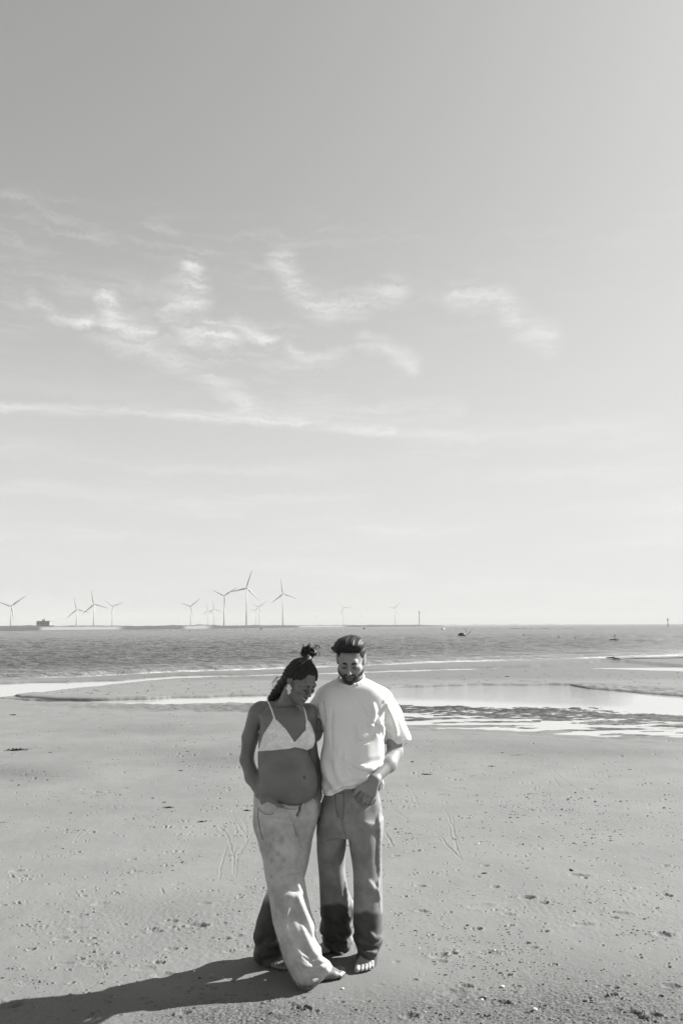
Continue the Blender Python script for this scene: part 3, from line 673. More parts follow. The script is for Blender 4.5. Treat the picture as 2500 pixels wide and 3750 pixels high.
m_ = MB(); m_.tube([(15 * s, 0, 2.5 * s), (20 * s, 0, 2.5 * s)], .4 * s, 5).tube([(20 * s, 0, 0), (20 * s, 0, 5 * s)], .5 * s, 5).tube([(15 * s, 2 * s, .8 * s), (20 * s, 2 * s, .8 * s)], .4 * s, 5); m_.build('ladder', md_, r_)
# ================================================================= people
class Vol:
    """signed distance field on a rectilinear grid, turned into one closed mesh with surface nets"""
    def __init__(s, x, y, z, hx=.004, hy=.0042, zs=None):
        s.xs = np.arange(x[0], x[1], hx, dtype=np.float32); s.ys = np.arange(y[0], y[1], hy, dtype=np.float32)
        s.zs = (np.arange(z[0], z[1], hx) if zs is None else zs).astype(np.float32)
        s.F = np.full((len(s.xs), len(s.ys), len(s.zs)), 1.0, np.float32)
    def win(s, lo, hi, m=.03):
        r = []
        for a, l, h in ((s.xs, lo[0], hi[0]), (s.ys, lo[1], hi[1]), (s.zs, lo[2], hi[2])):
            r.append(slice(max(0, int(np.searchsorted(a, l - m)) - 1), int(np.searchsorted(a, h + m)) + 1))
        r = tuple(r); return r, s.xs[r[0]][:, None, None], s.ys[r[1]][None, :, None], s.zs[r[2]][None, None, :]
    def put(s, w, d, k, sub=False):
        f = s.F[w]
        if f.size == 0: return
        if sub: d = -d; h = np.clip(.5 - .5 * (d - f) / -k, 0, 1) if False else None
        if sub:   # smooth max(f, d)
            h = np.clip(.5 + .5 * (d - f) / k, 0, 1); s.F[w] = f * (1 - h) + d * h + k * h * (1 - h)
        else:
            h = np.clip(.5 + .5 * (f - d) / k, 0, 1); s.F[w] = f * (1 - h) + d * h - k * h * (1 - h)
    def cap(s, a, b_, ra, rb, k=.015, sub=False):
        a = np.array(a, np.float32); b_ = np.array(b_, np.float32); r = max(ra, rb)
        w, X, Y, Z = s.win(np.minimum(a, b_) - r, np.maximum(a, b_) + r, k + .012)
        d = b_ - a; L = max(float(d @ d), 1e-9)
        t = np.clip(((X - a[0]) * d[0] + (Y - a[1]) * d[1] + (Z - a[2]) * d[2]) / L, 0, 1)
        q = np.sqrt((X - a[0] - t * d[0])**2 + (Y - a[1] - t * d[1])**2 + (Z - a[2] - t * d[2])**2) - (ra + (rb - ra) * t)
        s.put(w, q, k, sub)
    def chain(s, pts, rad, k=.015, sub=False):
        for i in range(len(pts) - 1): s.cap(pts[i], pts[i + 1], rad[i], rad[i + 1], k, sub)
    def ell(s, c, r, M=None, k=.015, sub=False):
        c = np.array(c, np.float32); R_ = max(r)
        w, X, Y, Z = s.win(c - R_, c + R_, k + .012)
        X = X - c[0]; Y = Y - c[1]; Z = Z - c[2]
        if M is None: a, b_, d = X, Y, Z
        else:
            M = np.array(M, np.float32)   # columns = local axes in world
            a = X * M[0, 0] + Y * M[1, 0] + Z * M[2, 0]; b_ = X * M[0, 1] + Y * M[1, 1] + Z * M[2, 1]; d = X * M[0, 2] + Y * M[1, 2] + Z * M[2, 2]
        k0 = np.sqrt((a / r[0])**2 + (b_ / r[1])**2 + (d / r[2])**2); k1 = np.sqrt((a / r[0]**2)**2 + (b_ / r[1]**2)**2 + (d / r[2]**2)**2) + 1e-6
        s.put(w, k0 * (k0 - 1) / k1, k, sub)
    def loft(s, rows, k=.015, n=2.0, sub=False, grow=0.0, capr=.0):
        """rows (z, cx, cy, a, b) sorted by z: an upright tube with elliptical sections"""
        r = np.array(sorted(rows), float); z = s.zs
        lo = [(r[:, 1] - r[:, 3]).min(), (r[:, 2] - r[:, 4]).min(), r[0, 0]]; hi = [(r[:, 1] + r[:, 3]).max(), (r[:, 2] + r[:, 4]).max(), r[-1, 0]]
        w, X, Y, Z = s.win(lo, hi, .05 + k)
        zz = Z.ravel().astype(float)
        P_ = [hermite(zz, r[:, 0], r[:, j]).astype(np.float32)[None, None, :] for j in range(1, 5)]
        a = np.maximum(P_[2] + grow, .004); b_ = np.maximum(P_[3] + grow, .004)
        x = X - P_[0]; y = Y - P_[1]
        if n == 2.0:
            k0 = np.sqrt((x / a)**2 + (y / b_)**2); k1 = np.sqrt((x / a**2)**2 + (y / b_**2)**2) + 1e-4
        else:
            k0 = (np.abs(x / a)**n + np.abs(y / b_)**n)**(1 / n) ; k1 = np.sqrt((x / a**2)**2 + (y / b_**2)**2) / (np.sqrt((x / a)**2 + (y / b_)**2) + 1e-4) * k0 + 1e-4
        d = k0 * (k0 - 1) / k1
        cz = np.maximum(r[0, 0] - Z, Z - r[-1, 0])
        d = np.maximum(d, cz) if capr == 0 else smax(d, cz, capr)
        s.put(w, d, k, sub)
    def grid(s): return s.xs[:, None, None], s.ys[None, :, None], s.zs[None, None, :]
    def sample(s, p):
        p = np.asarray(p, float); ix = []
        for a, c in ((s.xs, p[:, 0]), (s.ys, p[:, 1]), (s.zs, p[:, 2])):
            i = np.clip(np.searchsorted(a, c) - 1, 0, len(a) - 2); t = np.clip((c - a[i]) / (a[i + 1] - a[i]), 0, 1); ix.append((i, t))
        (i, u), (j, v), (k, w) = ix; F = s.F
        return ((F[i, j, k] * (1 - u) + F[i + 1, j, k] * u) * (1 - v) + (F[i, j + 1, k] * (1 - u) + F[i + 1, j + 1, k] * u) * v) * (1 - w) + \
               ((F[i, j, k + 1] * (1 - u) + F[i + 1, j, k + 1] * u) * (1 - v) + (F[i, j + 1, k + 1] * (1 - u) + F[i + 1, j + 1, k + 1] * u) * v) * w
    def surf(s, px, py, inset=0.0):
        """where the view line through a photo pixel first meets the surface"""
        yy = np.linspace(s.ys[0], s.ys[-1], 420); d = ray(px, py); P_ = np.stack([d[0] / d[1] * yy, yy, CAM_H + d[2] / d[1] * yy], -1)
        f = s.sample(P_); k = np.nonzero(f < inset)[0]
        return P_[k[0]] if len(k) else None
    def ridge(s, pts, r, h, k=.012, crease=False):
        """raise (or press) a fold along a line given in photo pixels"""
        q = [s.surf(*p[:2]) for p in pts]; q = [p for p in q if p is not None]; n = len(q)
        if n < 2: return
        F0 = s
        for i in range(n - 1):
            e0 = math.sin(math.pi * (i + .25) / (n - .5))**.7; e1 = math.sin(math.pi * (i + 1.25) / (n - .5))**.7 if i + 1.25 < n - .5 else .3
            off = np.array([0, (r - h) if not crease else -(r - h), 0])
            s.cap(q[i] + off, q[i + 1] + off, r * (.45 + .55 * e0), r * (.45 + .55 * e1), k, crease)
    def mesh(s, name, m, parent, origin, attrs=None, smooth=2):
        F = s.F; inn = F < 0
        c = [inn[a:F.shape[0] - 1 + a, b_:F.shape[1] - 1 + b_, d:F.shape[2] - 1 + d] for a in (0, 1) for b_ in (0, 1) for d in (0, 1)]
        n = sum(q.astype(np.int8) for q in c); act = (n > 0) & (n < 8); I_, J_, K_ = np.nonzero(act)
        vid = np.full(act.shape, -1, np.int32); vid[I_, J_, K_] = np.arange(len(I_))
        acc = np.zeros((len(I_), 3), np.float64); cnt = np.zeros(len(I_))
        axs = (s.xs, s.ys, s.zs)
        corners = [(a, b_, d) for a in (0, 1) for b_ in (0, 1) for d in (0, 1)]
        for e0 in corners:
            for ax in range(3):
                if e0[ax]: continue
                e1 = list(e0); e1[ax] = 1
                f0 = F[I_ + e0[0], J_ + e0[1], K_ + e0[2]]; f1 = F[I_ + e1[0], J_ + e1[1], K_ + e1[2]]
                m_ = (f0 < 0) != (f1 < 0); t = np.where(m_, f0 / np.where(f0 - f1 == 0, 1, f0 - f1), 0)
                ids = (I_ + e0[0], J_ + e0[1], K_ + e0[2])
                for q in range(3):
                    v = axs[q][ids[q]].astype(float)
                    if q == ax: v = v + t * (axs[q][np.minimum(ids[q] + 1, len(axs[q]) - 1)] - axs[q][ids[q]])
                    acc[:, q] += np.where(m_, v, 0)
                cnt += m_
        V = acc / cnt[:, None]
        faces = []
        for ax in range(3):
            o = [(1, 2), (2, 0), (0, 1)][ax]
            sl0 = [slice(None)] * 3; sl1 = [slice(None)] * 3
            for q in o: sl0[q] = slice(1, -1); sl1[q] = slice(1, -1)
            sl0[ax] = slice(0, -1); sl1[ax] = slice(1, None)
            f0 = inn[tuple(sl0)]; f1 = inn[tuple(sl1)]
            for flip, msk in ((False, f0 & ~f1), (True, ~f0 & f1)):
                g = np.nonzero(msk); g = [a.copy() for a in g]
                for q in o: g[q] = g[q] + 1
                def cell(du, dv):
                    h = [a.copy() for a in g]; h[o[0]] -= du; h[o[1]] -= dv; return vid[tuple(h)]
                qd = np.stack([cell(1, 1), cell(0, 1), cell(0, 0), cell(1, 0)], -1)
                faces.append(qd[:, ::-1] if flip else qd)
        Fc = np.concatenate(faces); Fc = Fc[(Fc >= 0).all(1)]
        for _ in range(smooth):   # light Laplacian smoothing
            sm_ = np.zeros_like(V); c_ = np.zeros(len(V))
            for a, b_ in ((0, 1), (1, 2), (2, 3), (3, 0)):
                for u, v in ((a, b_), (b_, a)):
                    for q in range(3): sm_[:, q] += np.bincount(Fc[:, u], V[Fc[:, v], q], len(V))
                    c_ += np.bincount(Fc[:, u], minlength=len(V))
            V = V * .45 + .55 * sm_ / np.maximum(c_, 1)[:, None]
        at_ = {k: f(V) for k, f in (attrs or {}).items()}
        return mesh_np(name, V, Fc, m, parent, attrs=at_, origin=origin)
def smax(a, b_, k): h = np.clip(.5 + .5 * (b_ - a) / k, 0, 1); return a * (1 - h) + b_ * h + k * h * (1 - h)
def smin_(a, b_, k): h = np.clip(.5 + .5 * (a - b_) / k, 0, 1); return a * (1 - h) + b_ * h - k * h * (1 - h)
def hermite(x, xs, ys):
    m = np.gradient(ys, xs); i = np.clip(np.searchsorted(xs, x) - 1, 0, len(xs) - 2); h = xs[i + 1] - xs[i]; t = np.clip((x - xs[i]) / h, 0, 1)
    return (2 * t**3 - 3 * t**2 + 1) * ys[i] + (t**3 - 2 * t**2 + t) * h * m[i] + (-2 * t**3 + 3 * t**2) * ys[i + 1] + (t**3 - t**2) * h * m[i + 1]
def rowpx(rows):
    """(py, x_left, x_right, Y, b) -> (z, cx, cy, a, b)"""
    out = []
    for py, xl, xr, Y, b_ in rows:
        L = at(xl, py, Y); R_ = at(xr, py, Y); out.append(((L[2] + R_[2]) / 2, (L[0] + R_[0]) / 2, Y, (R_[0] - L[0]) / 2, b_))
    return out
def proj(V): return to_px(V[:, 0], V[:, 1], V[:, 2])
def noise3(X, Y, Z, f, seed):
    """cheap smooth 3-D noise out of warped sines"""
    r = np.random.RandomState(seed); s = 0
    for _ in range(5):
        d = r.randn(3); d /= np.linalg.norm(d); e = r.randn(3); e /= np.linalg.norm(e)
        s = s + np.sin(f * (d[0] * X + d[1] * Y + d[2] * Z) + r.rand() * 6 + 1.5 * np.sin(f * .6 * (e[0] * X + e[1] * Y + e[2] * Z) + r.rand() * 6))
    return s / 5
def strip(vol, pts, rad, name, m, parent, origin, lift=.0, n=6, closed=False, flat=1.0):
    """a thin tube lying on a garment along a line in photo pixels"""
    q = [vol.surf(*p) for p in pts]; q = [p + np.array([0, -lift, 0]) - np.array(origin) for p in q if p is not None]
    if len(q) < 2: return None
    return MB().tube(q, rad, n).build(name, m, parent, True)
def sub_pts(pts, k=4):
    a = np.array(pts, float); t = np.arange(len(a)); T_ = np.linspace(0, len(a) - 1, (len(a) - 1) * k + 1)
    return [tuple(x) for x in np.stack([hermite(T_, t.astype(float), a[:, 0]), hermite(T_, t.astype(float), a[:, 1])], -1)]
def inpoly(px, py, poly):
    ins = np.zeros(np.shape(px), bool); n = len(poly)
    for i in range(n):
        x0, y0 = poly[i]; x1, y1 = poly[(i + 1) % n]
        c = ((y0 > py) != (y1 > py)) & (px < (x1 - x0) * (py - y0) / (y1 - y0 + 1e-12) + x0); ins ^= c
    return ins
def polydist(px, py, poly):
    """signed distance to a polygon in pixels, inside negative"""
    d = np.full(np.shape(px), 1e9, np.float32); n = len(poly)
    for i in range(n):
        x0, y0 = poly[i]; x1, y1 = poly[(i + 1) % n]; vx, vy = x1 - x0, y1 - y0; L = vx * vx + vy * vy + 1e-9
        t = np.clip(((px - x0) * vx + (py - y0) * vy) / L, 0, 1); d = np.minimum(d, np.hypot(px - x0 - t * vx, py - y0 - t * vy))
    return np.where(inpoly(px, py, poly), -d, d)

def skin_mat(name, g, rough=.5):
    m = bpy.data.materials.new(name); m.use_nodes = True; T = NT(m.node_tree); b = T.n['Principled BSDF']
    co = T.new('ShaderNodeTexCoord').outputs['Object']
    a = T.new('ShaderNodeAttribute', attribute_name='tone').outputs['Fac']
    x = T.m('MULTIPLY', T.rng(T.noise(co, 14, 4, .6), .3, .7, g * .92, g * 1.08), a)
    T.l.new(T.grey(x), b.inputs['Base Color']); b.inputs['Roughness'].default_value = rough; b.inputs['Specular IOR Level'].default_value = .45
    b.inputs['Subsurface Weight'].default_value = .12; b.inputs['Subsurface Radius'].default_value = (.006, .006, .006); b.inputs['Subsurface Scale'].default_value = 1.0
    bn = T.new('ShaderNodeBump'); bn.inputs['Strength'].default_value = .15; bn.inputs['Distance'].default_value = .001
    T.l.new(T.noise(co, 300, 3, .6), bn.inputs['Height']); T.l.new(bn.outputs[0], b.inputs['Normal'])
    return m
def denim_mat(name, g, wetg):
    m = bpy.data.materials.new(name); m.use_nodes = True; T = NT(m.node_tree); b = T.n['Principled BSDF']
    co = T.new('ShaderNodeTexCoord').outputs['Object']
    fade = T.rng(T.noise(co, 7.5, 5, .65), .32, .68, g * .76, g * 1.20)
    grain = T.rng(T.noise(T.mapping(co, (1, 1, .25)), 120, 3, .7), .35, .65, .95, 1.05)
    x = T.m('MULTIPLY', fade, grain)
    a = T.new('ShaderNodeAttribute', attribute_name='wet').outputs['Fac']; s_ = T.new('ShaderNodeAttribute', attribute_name='seam').outputs['Fac']
    x = lerp(T, a, x, T.m('MULTIPLY', x, wetg / g)); x = T.m('MULTIPLY', x, T.m('SUBTRACT', 1.0, T.m('MULTIPLY', s_, .55)))
    T.l.new(T.grey(x), b.inputs['Base Color']); T.l.new(lerp(T, a, .85, .6), b.inputs['Roughness']); b.inputs['Specular IOR Level'].default_value = .25
    bn = T.new('ShaderNodeBump'); bn.inputs['Strength'].default_value = .35; bn.inputs['Distance'].default_value = .0007
    T.l.new(T.m('ADD', T.noise(co, 60, 4, .6), T.noise(co, 400, 2, .5)), bn.inputs['Height']); T.l.new(bn.outputs[0], b.inputs['Normal'])
    return m
def hair_mat(name, g):
    m = bpy.data.materials.new(name); m.use_nodes = True; T = NT(m.node_tree); b = T.n['Principled BSDF']
    co = T.new('ShaderNodeTexCoord').outputs['Object']
    T.l.new(T.grey(T.rng(T.noise(co, 60, 3, .6), .3, .7, g * .6, g * 1.6)), b.inputs['Base Color'])
    b.inputs['Roughness'].default_value = .55; b.inputs['Specular IOR Level'].default_value = .3
    return m
def basis(yaw, pitch, roll):
    """local x = towards image right when facing the camera, y = where the face looks, z = crown"""
    y_, p_, r_ = R(yaw), R(pitch), R(roll)
    f = np.array([math.sin(y_) * math.cos(p_), -math.cos(y_) * math.cos(p_), -math.sin(p_)])
    u = np.array([math.sin(y_) * math.sin(p_), -math.cos(y_) * math.sin(p_), math.cos(p_)])
    x = np.array([math.cos(y_), math.sin(y_), 0.0])
    x2 = x * math.cos(r_) - u * math.sin(r_); u2 = u * math.cos(r_) + x * math.sin(r_)
    return np.stack([x2, f, u2], -1)
def head(v, C_, M, s=1.0, fem=False, grow=0.0, smile=0.0):
    """skull and face primitives into volume v"""
    W_ = lambda x, y, z: C_ + M @ (np.array([x, y, z]) * s)
    E = lambda c, r, k=.012, sub=False: v.ell(W_(*c), [q * s + grow for q in r], M, k, sub)
    j = .90 if fem else 1.0
    E((0, -.014, .036), (.075, .094, .082)); E((0, .030, -.030), (.062 * j, .062, .085), .02)
    E((0, .046, -.082), (.044 * j, .042, .030), .02); E((0, .078, -.104), (.018 * j, .016, .015), .015)
    for q in (-1, 1):
        E((q * .056 * j, .012, -.060), (.016, .032, .026), .022)
        E((q * .043, .063, -.022 + smile * .006), (.021, .021, .019), .018)
    bo = .0065 if fem else 0.0
    v.cap(W_(-.033, .083 - bo * .6, .022 + bo * .5), W_(.033, .083 - bo * .6, .022 + bo * .5), .013 * s, .013 * s, .018)
    if grow: return W_
    for q in (-1, 1):
        E((q * .031, .101, .001), (.0165, .011, .0095), .009, True)
        E((q * .031, .0815, -.001), (.0135, .0130, .0105), .004)
        v.cap(W_(q * .018, .0955, -.0065), W_(q * .043, .0900, -.0065), .0017 * s, .0013 * s, .003, True)
        # ear
        A = W_(q * .0775, -.010, .000)
        Me = M @ np.array([[math.cos(.45), -math.sin(.45) * q, 0], [math.sin(.45) * q, math.cos(.45), 0], [0, 0, 1]])
        v.ell(A, (.0065 * s, .0175 * s, .030 * s), Me, .006); v.ell(W_(q * .0850, -.006, .004), (.0050 * s, .009 * s, .016 * s), Me, .004, True)
        v.ell(W_(q * .074, .002, -.024), (.006 * s, .009 * s, .010 * s), Me, .006)
    v.cap(W_(0, .092, .014), W_(0, .1165 - bo, -.026 + bo * .6), .0072 * s, .0100 * s * j, .011)
    v.ell(W_(0, .1185 - bo, -.031 + bo * .6), (.0105 * s * j, .0095 * s, .0090 * s), M, .006)
    for q in (-1, 1):
        v.ell(W_(q * .0105 * j, .105, -.034), (.0058 * s, .0085 * s, .0062 * s), M, .005)
        v.ell(W_(q * .0065, .110, -.0425), (.0034 * s, .0050 * s, .0032 * s), M, .002, True)
    # lips
    sm_ = .009 * smile; wdt = .022 + .009 * smile
    up_ = [(-wdt, .088 - sm_, -.061 + sm_), (-.009, .0975, -.0580), (0, .0990, -.0592), (.009, .0975, -.0580), (wdt, .088 - sm_, -.061 + sm_)]
    lo_ = [(-wdt * .8, .089, -.066 + sm_ * .4), (0, .0980, -.0695), (wdt * .8, .089, -.066 + sm_ * .4)]
    v.chain([W_(*p) for p in up_], [.0022 * s, .0038 * s, .0036 * s, .0038 * s, .0022 * s], .005)
    v.chain([W_(*p) for p in lo_], [.0028 * s, .0048 * s, .0028 * s], .005)
    gap = [(-wdt, .093 - sm_, -.062 + sm_), (0, .1025, -.0638 - .0005 * smile), (wdt, .093 - sm_, -.062 + sm_)]
    v.chain([W_(*p) for p in gap], [.0014 * s, (.0018 + .0022 * smile) * s, .0014 * s], .0015, True)
    E((0, .092, -.083), (.018, .008, .006), .008, True)
    return W_
def foot(v, heel, ang, L=.25, side=1, ank=None):
    """bare foot on the sand; ang = heading of the toes, side=1 big toe to the left of the heading"""
    f = np.array([math.cos(ang), math.sin(ang), 0]); r = np.array([-math.sin(ang), math.cos(ang), 0]) * side; k = L / .25
    G = lambda x, y, z: np.array(heel) + (r * x + f * y) * k + np.array([0, 0, z * k])
    M = np.stack([r * side, f, np.array([0, 0, 1.0])], -1)
    v.ell(G(0, .012, .028), (.030, .036, .030), M, .015)
    v.ell(G(-.008, .085, .022), (.033, .075, .022), M, .02)
    v.cap(G(.004, .035, .075), G(.010, .150, .034), .034, .024, .025)
    v.cap(G(-.004, .045, .060), G(-.020, .150, .026), .028, .018, .02)
    v.ell(G(.000, .170, .020), (.047, .034, .021), M, .02)
    toes = [(.033, .185, .252, .0135, .0145), (.011, .192, .247, .0098, .0100), (-.007, .188, .238, .0092, .0096), (-.023, .180, .225, .0086, .0092), (-.037, .168, .208, .0086, .0095)]
    for x, y0, y1, r0, r1 in toes:
        v.chain([G(x * .9, y0 - .02, .024), G(x, (y0 + y1) / 2, .020), G(x * 1.04, y1 - .008, .0105)], [r0 * k * .9, r0 * k, r1 * k], .005)
    if ank is not None: v.cap(G(.0, .03, .07), ank, .032, .036, .02)
    return G
def stamp(m): return m

# ----------------------------------------------------------------- the man
MY = 4.66
mo = np.array([0.055, 4.62, 0.0])
skin_m = skin_mat('skin_man', .25); skin_w = skin_mat('skin_woman', .145, .36)
hair_m = hair_mat('dark_hair', .011); hair_w = hair_mat('dark_brown_hair', .009)
cotton = nmat('white_cotton', .72, .77, 8, .85, .2, .25, 300, bdist=.0008)
man = empty('person', mo, 'man with beard in oversized white t-shirt and faded baggy jeans, hand in pocket, looking down', 'person')
zs_head = np.concatenate([np.arange(-.02, .14, .0034), np.arange(.14, .80, .009), np.arange(.80, 1.10, .0036), np.arange(1.10, 1.46, .005), np.arange(1.46, 1.90, .0030)])
B = Vol((-.42, .52), (4.28, 4.92), None, .0036, .0042, zs_head)
MC = at(1284, 2414, 4.585); MM = basis(-6, 25, 2)
MW = head(B, MC, MM, 1.0)
pN = at(1290, 2530, 4.70)
B.cap(MW(0, -.03, -.05), pN, .056, .062, .03)
B.loft(rowpx([(2525, 1205, 1370, 4.70, .07), (2560, 1180, 1405, 4.69, .095), (2640, 1190, 1390, 4.67, .115), (2760, 1195, 1375, 4.66, .11), (2900, 1190, 1385, 4.66, .11), (3000, 1195, 1375, 4.66, .10)]), .04)
for a in ((1195, 2550), (1392, 2550)): B.ell(at(a[0], a[1], 4.69), (.06, .055, .055), None, .04)
eL, wL = at(1447, 2752, 4.70), at(1370, 2850, 4.505)
B.chain([at(1405, 2565, 4.69), at(1432, 2660, 4.72), eL], [.052, .050, .042], .02)
B.chain([eL, at(1422, 2798, 4.605), wL], [.041, .043, .0275], .02)
# left hand: palm bent over the pocket, thumb hooked outside, four fingers going in
kn = [at(1328, 2893, 4.480), at(1342, 2902, 4.476), at(1357, 2908, 4.480), at(1371, 2909, 4.490)]
for k_, (p, r) in enumerate(zip(kn, (.0125, .0130, .0125, .0115))): B.cap(wL + np.array([.010 * (k_ - 1.5), -.01, -.005]), p, .019, r, .016)
for p, q, e, r in zip(kn, [(1318, 2912), (1331, 2922), (1346, 2928), (1362, 2927)], [(1312, 2930), (1326, 2942), (1341, 2948), (1358, 2944)], (.0095, .0100, .0095, .0085)):
    B.chain([p, at(q[0], q[1], 4.505), at(e[0], e[1], 4.585)], [r * 1.15, r, r * .9], .004)
B.chain([at(1342, 2872, 4.500), at(1318, 2884, 4.478), at(1303, 2899, 4.476), at(1296, 2910, 4.492)], [.017, .0115, .0100, .0085], .008)
# right arm round the woman's back
B.chain([at(1188, 2560, 4.70), at(1160, 2655, 4.73), at(1150, 2690, 4.75)], [.054, .047, .042], .02)
B.chain([at(1150, 2688, 4.75), at(1080, 2700, 4.74), at(1000, 2690, 4.68)], [.041, .036, .028], .02)
for k_ in range(4): B.cap(at(1005, 2682 + 6 * k_, 4.69), at(955, 2676 + 9 * k_, 4.655), .014, .009, .006)
B.cap(at(1000, 2685, 4.68), at(975, 2662, 4.66), .013, .009, .006)
# legs under the denim and the bare feet
hL, hR = gnd(1338, 3512), gnd(1262, 3466)
tL, tR = gnd(1315, 3562), gnd(1172, 3492)
aL = math.atan2(tL[1] - hL[1], tL[0] - hL[0]); aR = math.atan2(tR[1] - hR[1], tR[0] - hR[0])
fL = hL + np.array([-math.cos(aL), -math.sin(aL), 0]) * .10; fL[2] = 0.0
fR = hR + np.array([-math.cos(aR), -math.sin(aR), 0]) * .03; fR[2] = 0.0
aL = R(-97); fL = np.array([tL[0] + .025 + .03, tL[1] + .245, 0.004]); 
foot(B, fL, aL, .262, -1, fL + np.array([0, .02, .20]))
foot(B, fR, aR, .25, 1, fR + np.array([0, .0, .20]))
hipL, hipR = at(1340, 2960, 4.66), at(1235, 2960, 4.66)
B.chain([hipL, at(1345, 3200, 4.62), fL + np.array([0, .02, .19])], [.070, .048, .040], .03)
B.chain([hipR, at(1218, 3200, 4.755), fR + np.array([0, 0, .19])], [.070, .048, .038], .03)
def man_tone(V):
    L = (V - MC) @ MM; t = np.ones(len(V))
    hd = np.abs(L[:, 2]) < .2
    lip = hd & (np.abs(L[:, 0]) < .026) & (L[:, 1] > .088) & (L[:, 2] < -.052) & (L[:, 2] > -.076); t[lip] *= .72
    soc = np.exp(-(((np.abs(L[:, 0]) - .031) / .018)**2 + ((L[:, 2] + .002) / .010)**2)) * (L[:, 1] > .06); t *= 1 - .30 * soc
    stub = sstep(-L[:, 2], .035, .06) * sstep(L[:, 1], -.01, .02) * (np.linalg.norm(L, axis=1) < .17); t *= 1 - .42 * stub
    scalp = sstep(L[:, 2], .052, .075) * (np.linalg.norm(L, axis=1) < .16) * (L[:, 1] < .10) * sstep(.09 - L[:, 1], -.01, .03); t *= 1 - .7 * scalp
    return t
man_body = B.mesh('body', skin_m, man, mo, {'tone': man_tone})
# t-shirt
S = Vol((-.24, .45), (4.42, 4.94), (.84, 1.66), .0036)
srows = [(2484, 1232, 1338, 4.675, .060), (2496, 1204, 1362, 4.68, .080), (2512, 1182, 1388, 4.68, .100), (2535, 1164, 1414, 4.68, .118), (2570, 1166, 1424, 4.675, .130), (2630, 1180, 1408, 4.67, .138), (2700, 1183, 1402, 4.665, .150),
         (2760, 1178, 1405, 4.66, .152), (2820, 1173, 1408, 4.655, .155), (2860, 1178, 1404, 4.655, .155), (2905, 1178, 1398, 4.655, .152), (2925, 1179, 1396, 4.655, .150)]
S.loft(rowpx(srows), .02, 3.3)
slL = [at(1392, 2565, 4.69), at(1422, 2625, 4.705), at(1458, 2708, 4.735)]
S.chain(slL, [.072, .074, .072], .035)
S.cap(at(1455, 2640, 4.77), at(1478, 2692, 4.79), .035, .030, .04)
slR = [at(1196, 2560, 4.70), at(1172, 2600, 4.70), at(1152, 2636, 4.715)]
S.chain(slR, [.066, .068, .064], .03)
# cut the sleeves off square and the hem in a soft curve
def plane_cut(v, p, n, box, k=.006):
    w, X, Y, Z = v.win(box[0], box[1], 0); n = np.array(n, float); n /= np.linalg.norm(n)
    d = (X - p[0]) * n[0] + (Y - p[1]) * n[1] + (Z - p[2]) * n[2]; v.F[w] = smax(v.F[w], d.astype(np.float32), k)
pc = at(1458, 2711, 4.735); d_ = slL[2] - slL[1]; d_ = d_ / np.linalg.norm(d_) + np.array([-.15, 0, -.55])
plane_cut(S, pc, d_, ((pc[0] - .085, 4.42, pc[2] - .25), (.48, 4.94, pc[2] + .25)))
pc2 = at(1150, 2620, 4.70); d2 = np.array([-.5, 0, -1.0])
plane_cut(S, pc2, d2, ((-.24, 4.42, pc2[2] - .14), (at(1176, 2600, 4.7)[0], 4.94, pc2[2] + .08)))
X, Y, Z = S.grid()
def shirt_fold():
    f = .0045 * noise3(X, Y, Z, 20, 3) + .0026 * noise3(X, Y, Z, 44, 4)
    u = (X - .08) * 1.0 + (Z - 1.2) * .55 + .03 * np.sin(Z * 14)     # long soft drapes falling from the chest
    f += .0050 * np.sin(u * 62 + 2.0 * np.sin(Z * 8 + X * 9)) * sstep(1.30 - Z, 0, .25)
    # wraps round the belly above the hem
    f += .0065 * np.sin(Z * 105 + 9 * np.abs(X - .06) * 2.2 + 1.3 * np.sin(X * 17)) * sstep(1.12 - Z, 0, .12) * sstep(Z, .90, .96) * sstep(X, -.06, .12)
    return f.astype(np.float32)
S.F += shirt_fold()
# modelled folds (photo pixels)
for pts, r, h in (([(1225, 2780), (1240, 2840), (1268, 2868), (1300, 2872), (1330, 2862)], .016, .010), ([(1265, 2795), (1300, 2818), (1345, 2820), (1368, 2812)], .012, .007),
                  ([(1245, 2755), (1290, 2800), (1330, 2808)], .011, .005), ([(1366, 2580), (1370, 2610), (1364, 2645), (1362, 2655)], .010, .008), ([(1303, 2655), (1318, 2680), (1335, 2672)], .013, .008),
                  ([(1318, 2652), (1345, 2648), (1372, 2652)], .009, .006), ([(1310, 2690), (1325, 2702), (1352, 2684)], .010, .006), ([(1200, 2905), (1225, 2888), (1262, 2874), (1300, 2868)], .010, .008),
                  ([(1408, 2570), (1425, 2610), (1440, 2650), (1452, 2690)], .013, .010), ([(1385, 2650), (1410, 2662), (1436, 2682), (1446, 2700)], .012, .009), ([(1195, 2840), (1225, 2880), (1240, 2890)], .010, .007),
                  ([(1392, 2640), (1398, 2665), (1402, 2700)], .010, .006), ([(1170, 2570), (1178, 2610), (1186, 2650)], .010, .007)):
    S.ridge(sub_pts(pts, 3), r, h, .016)
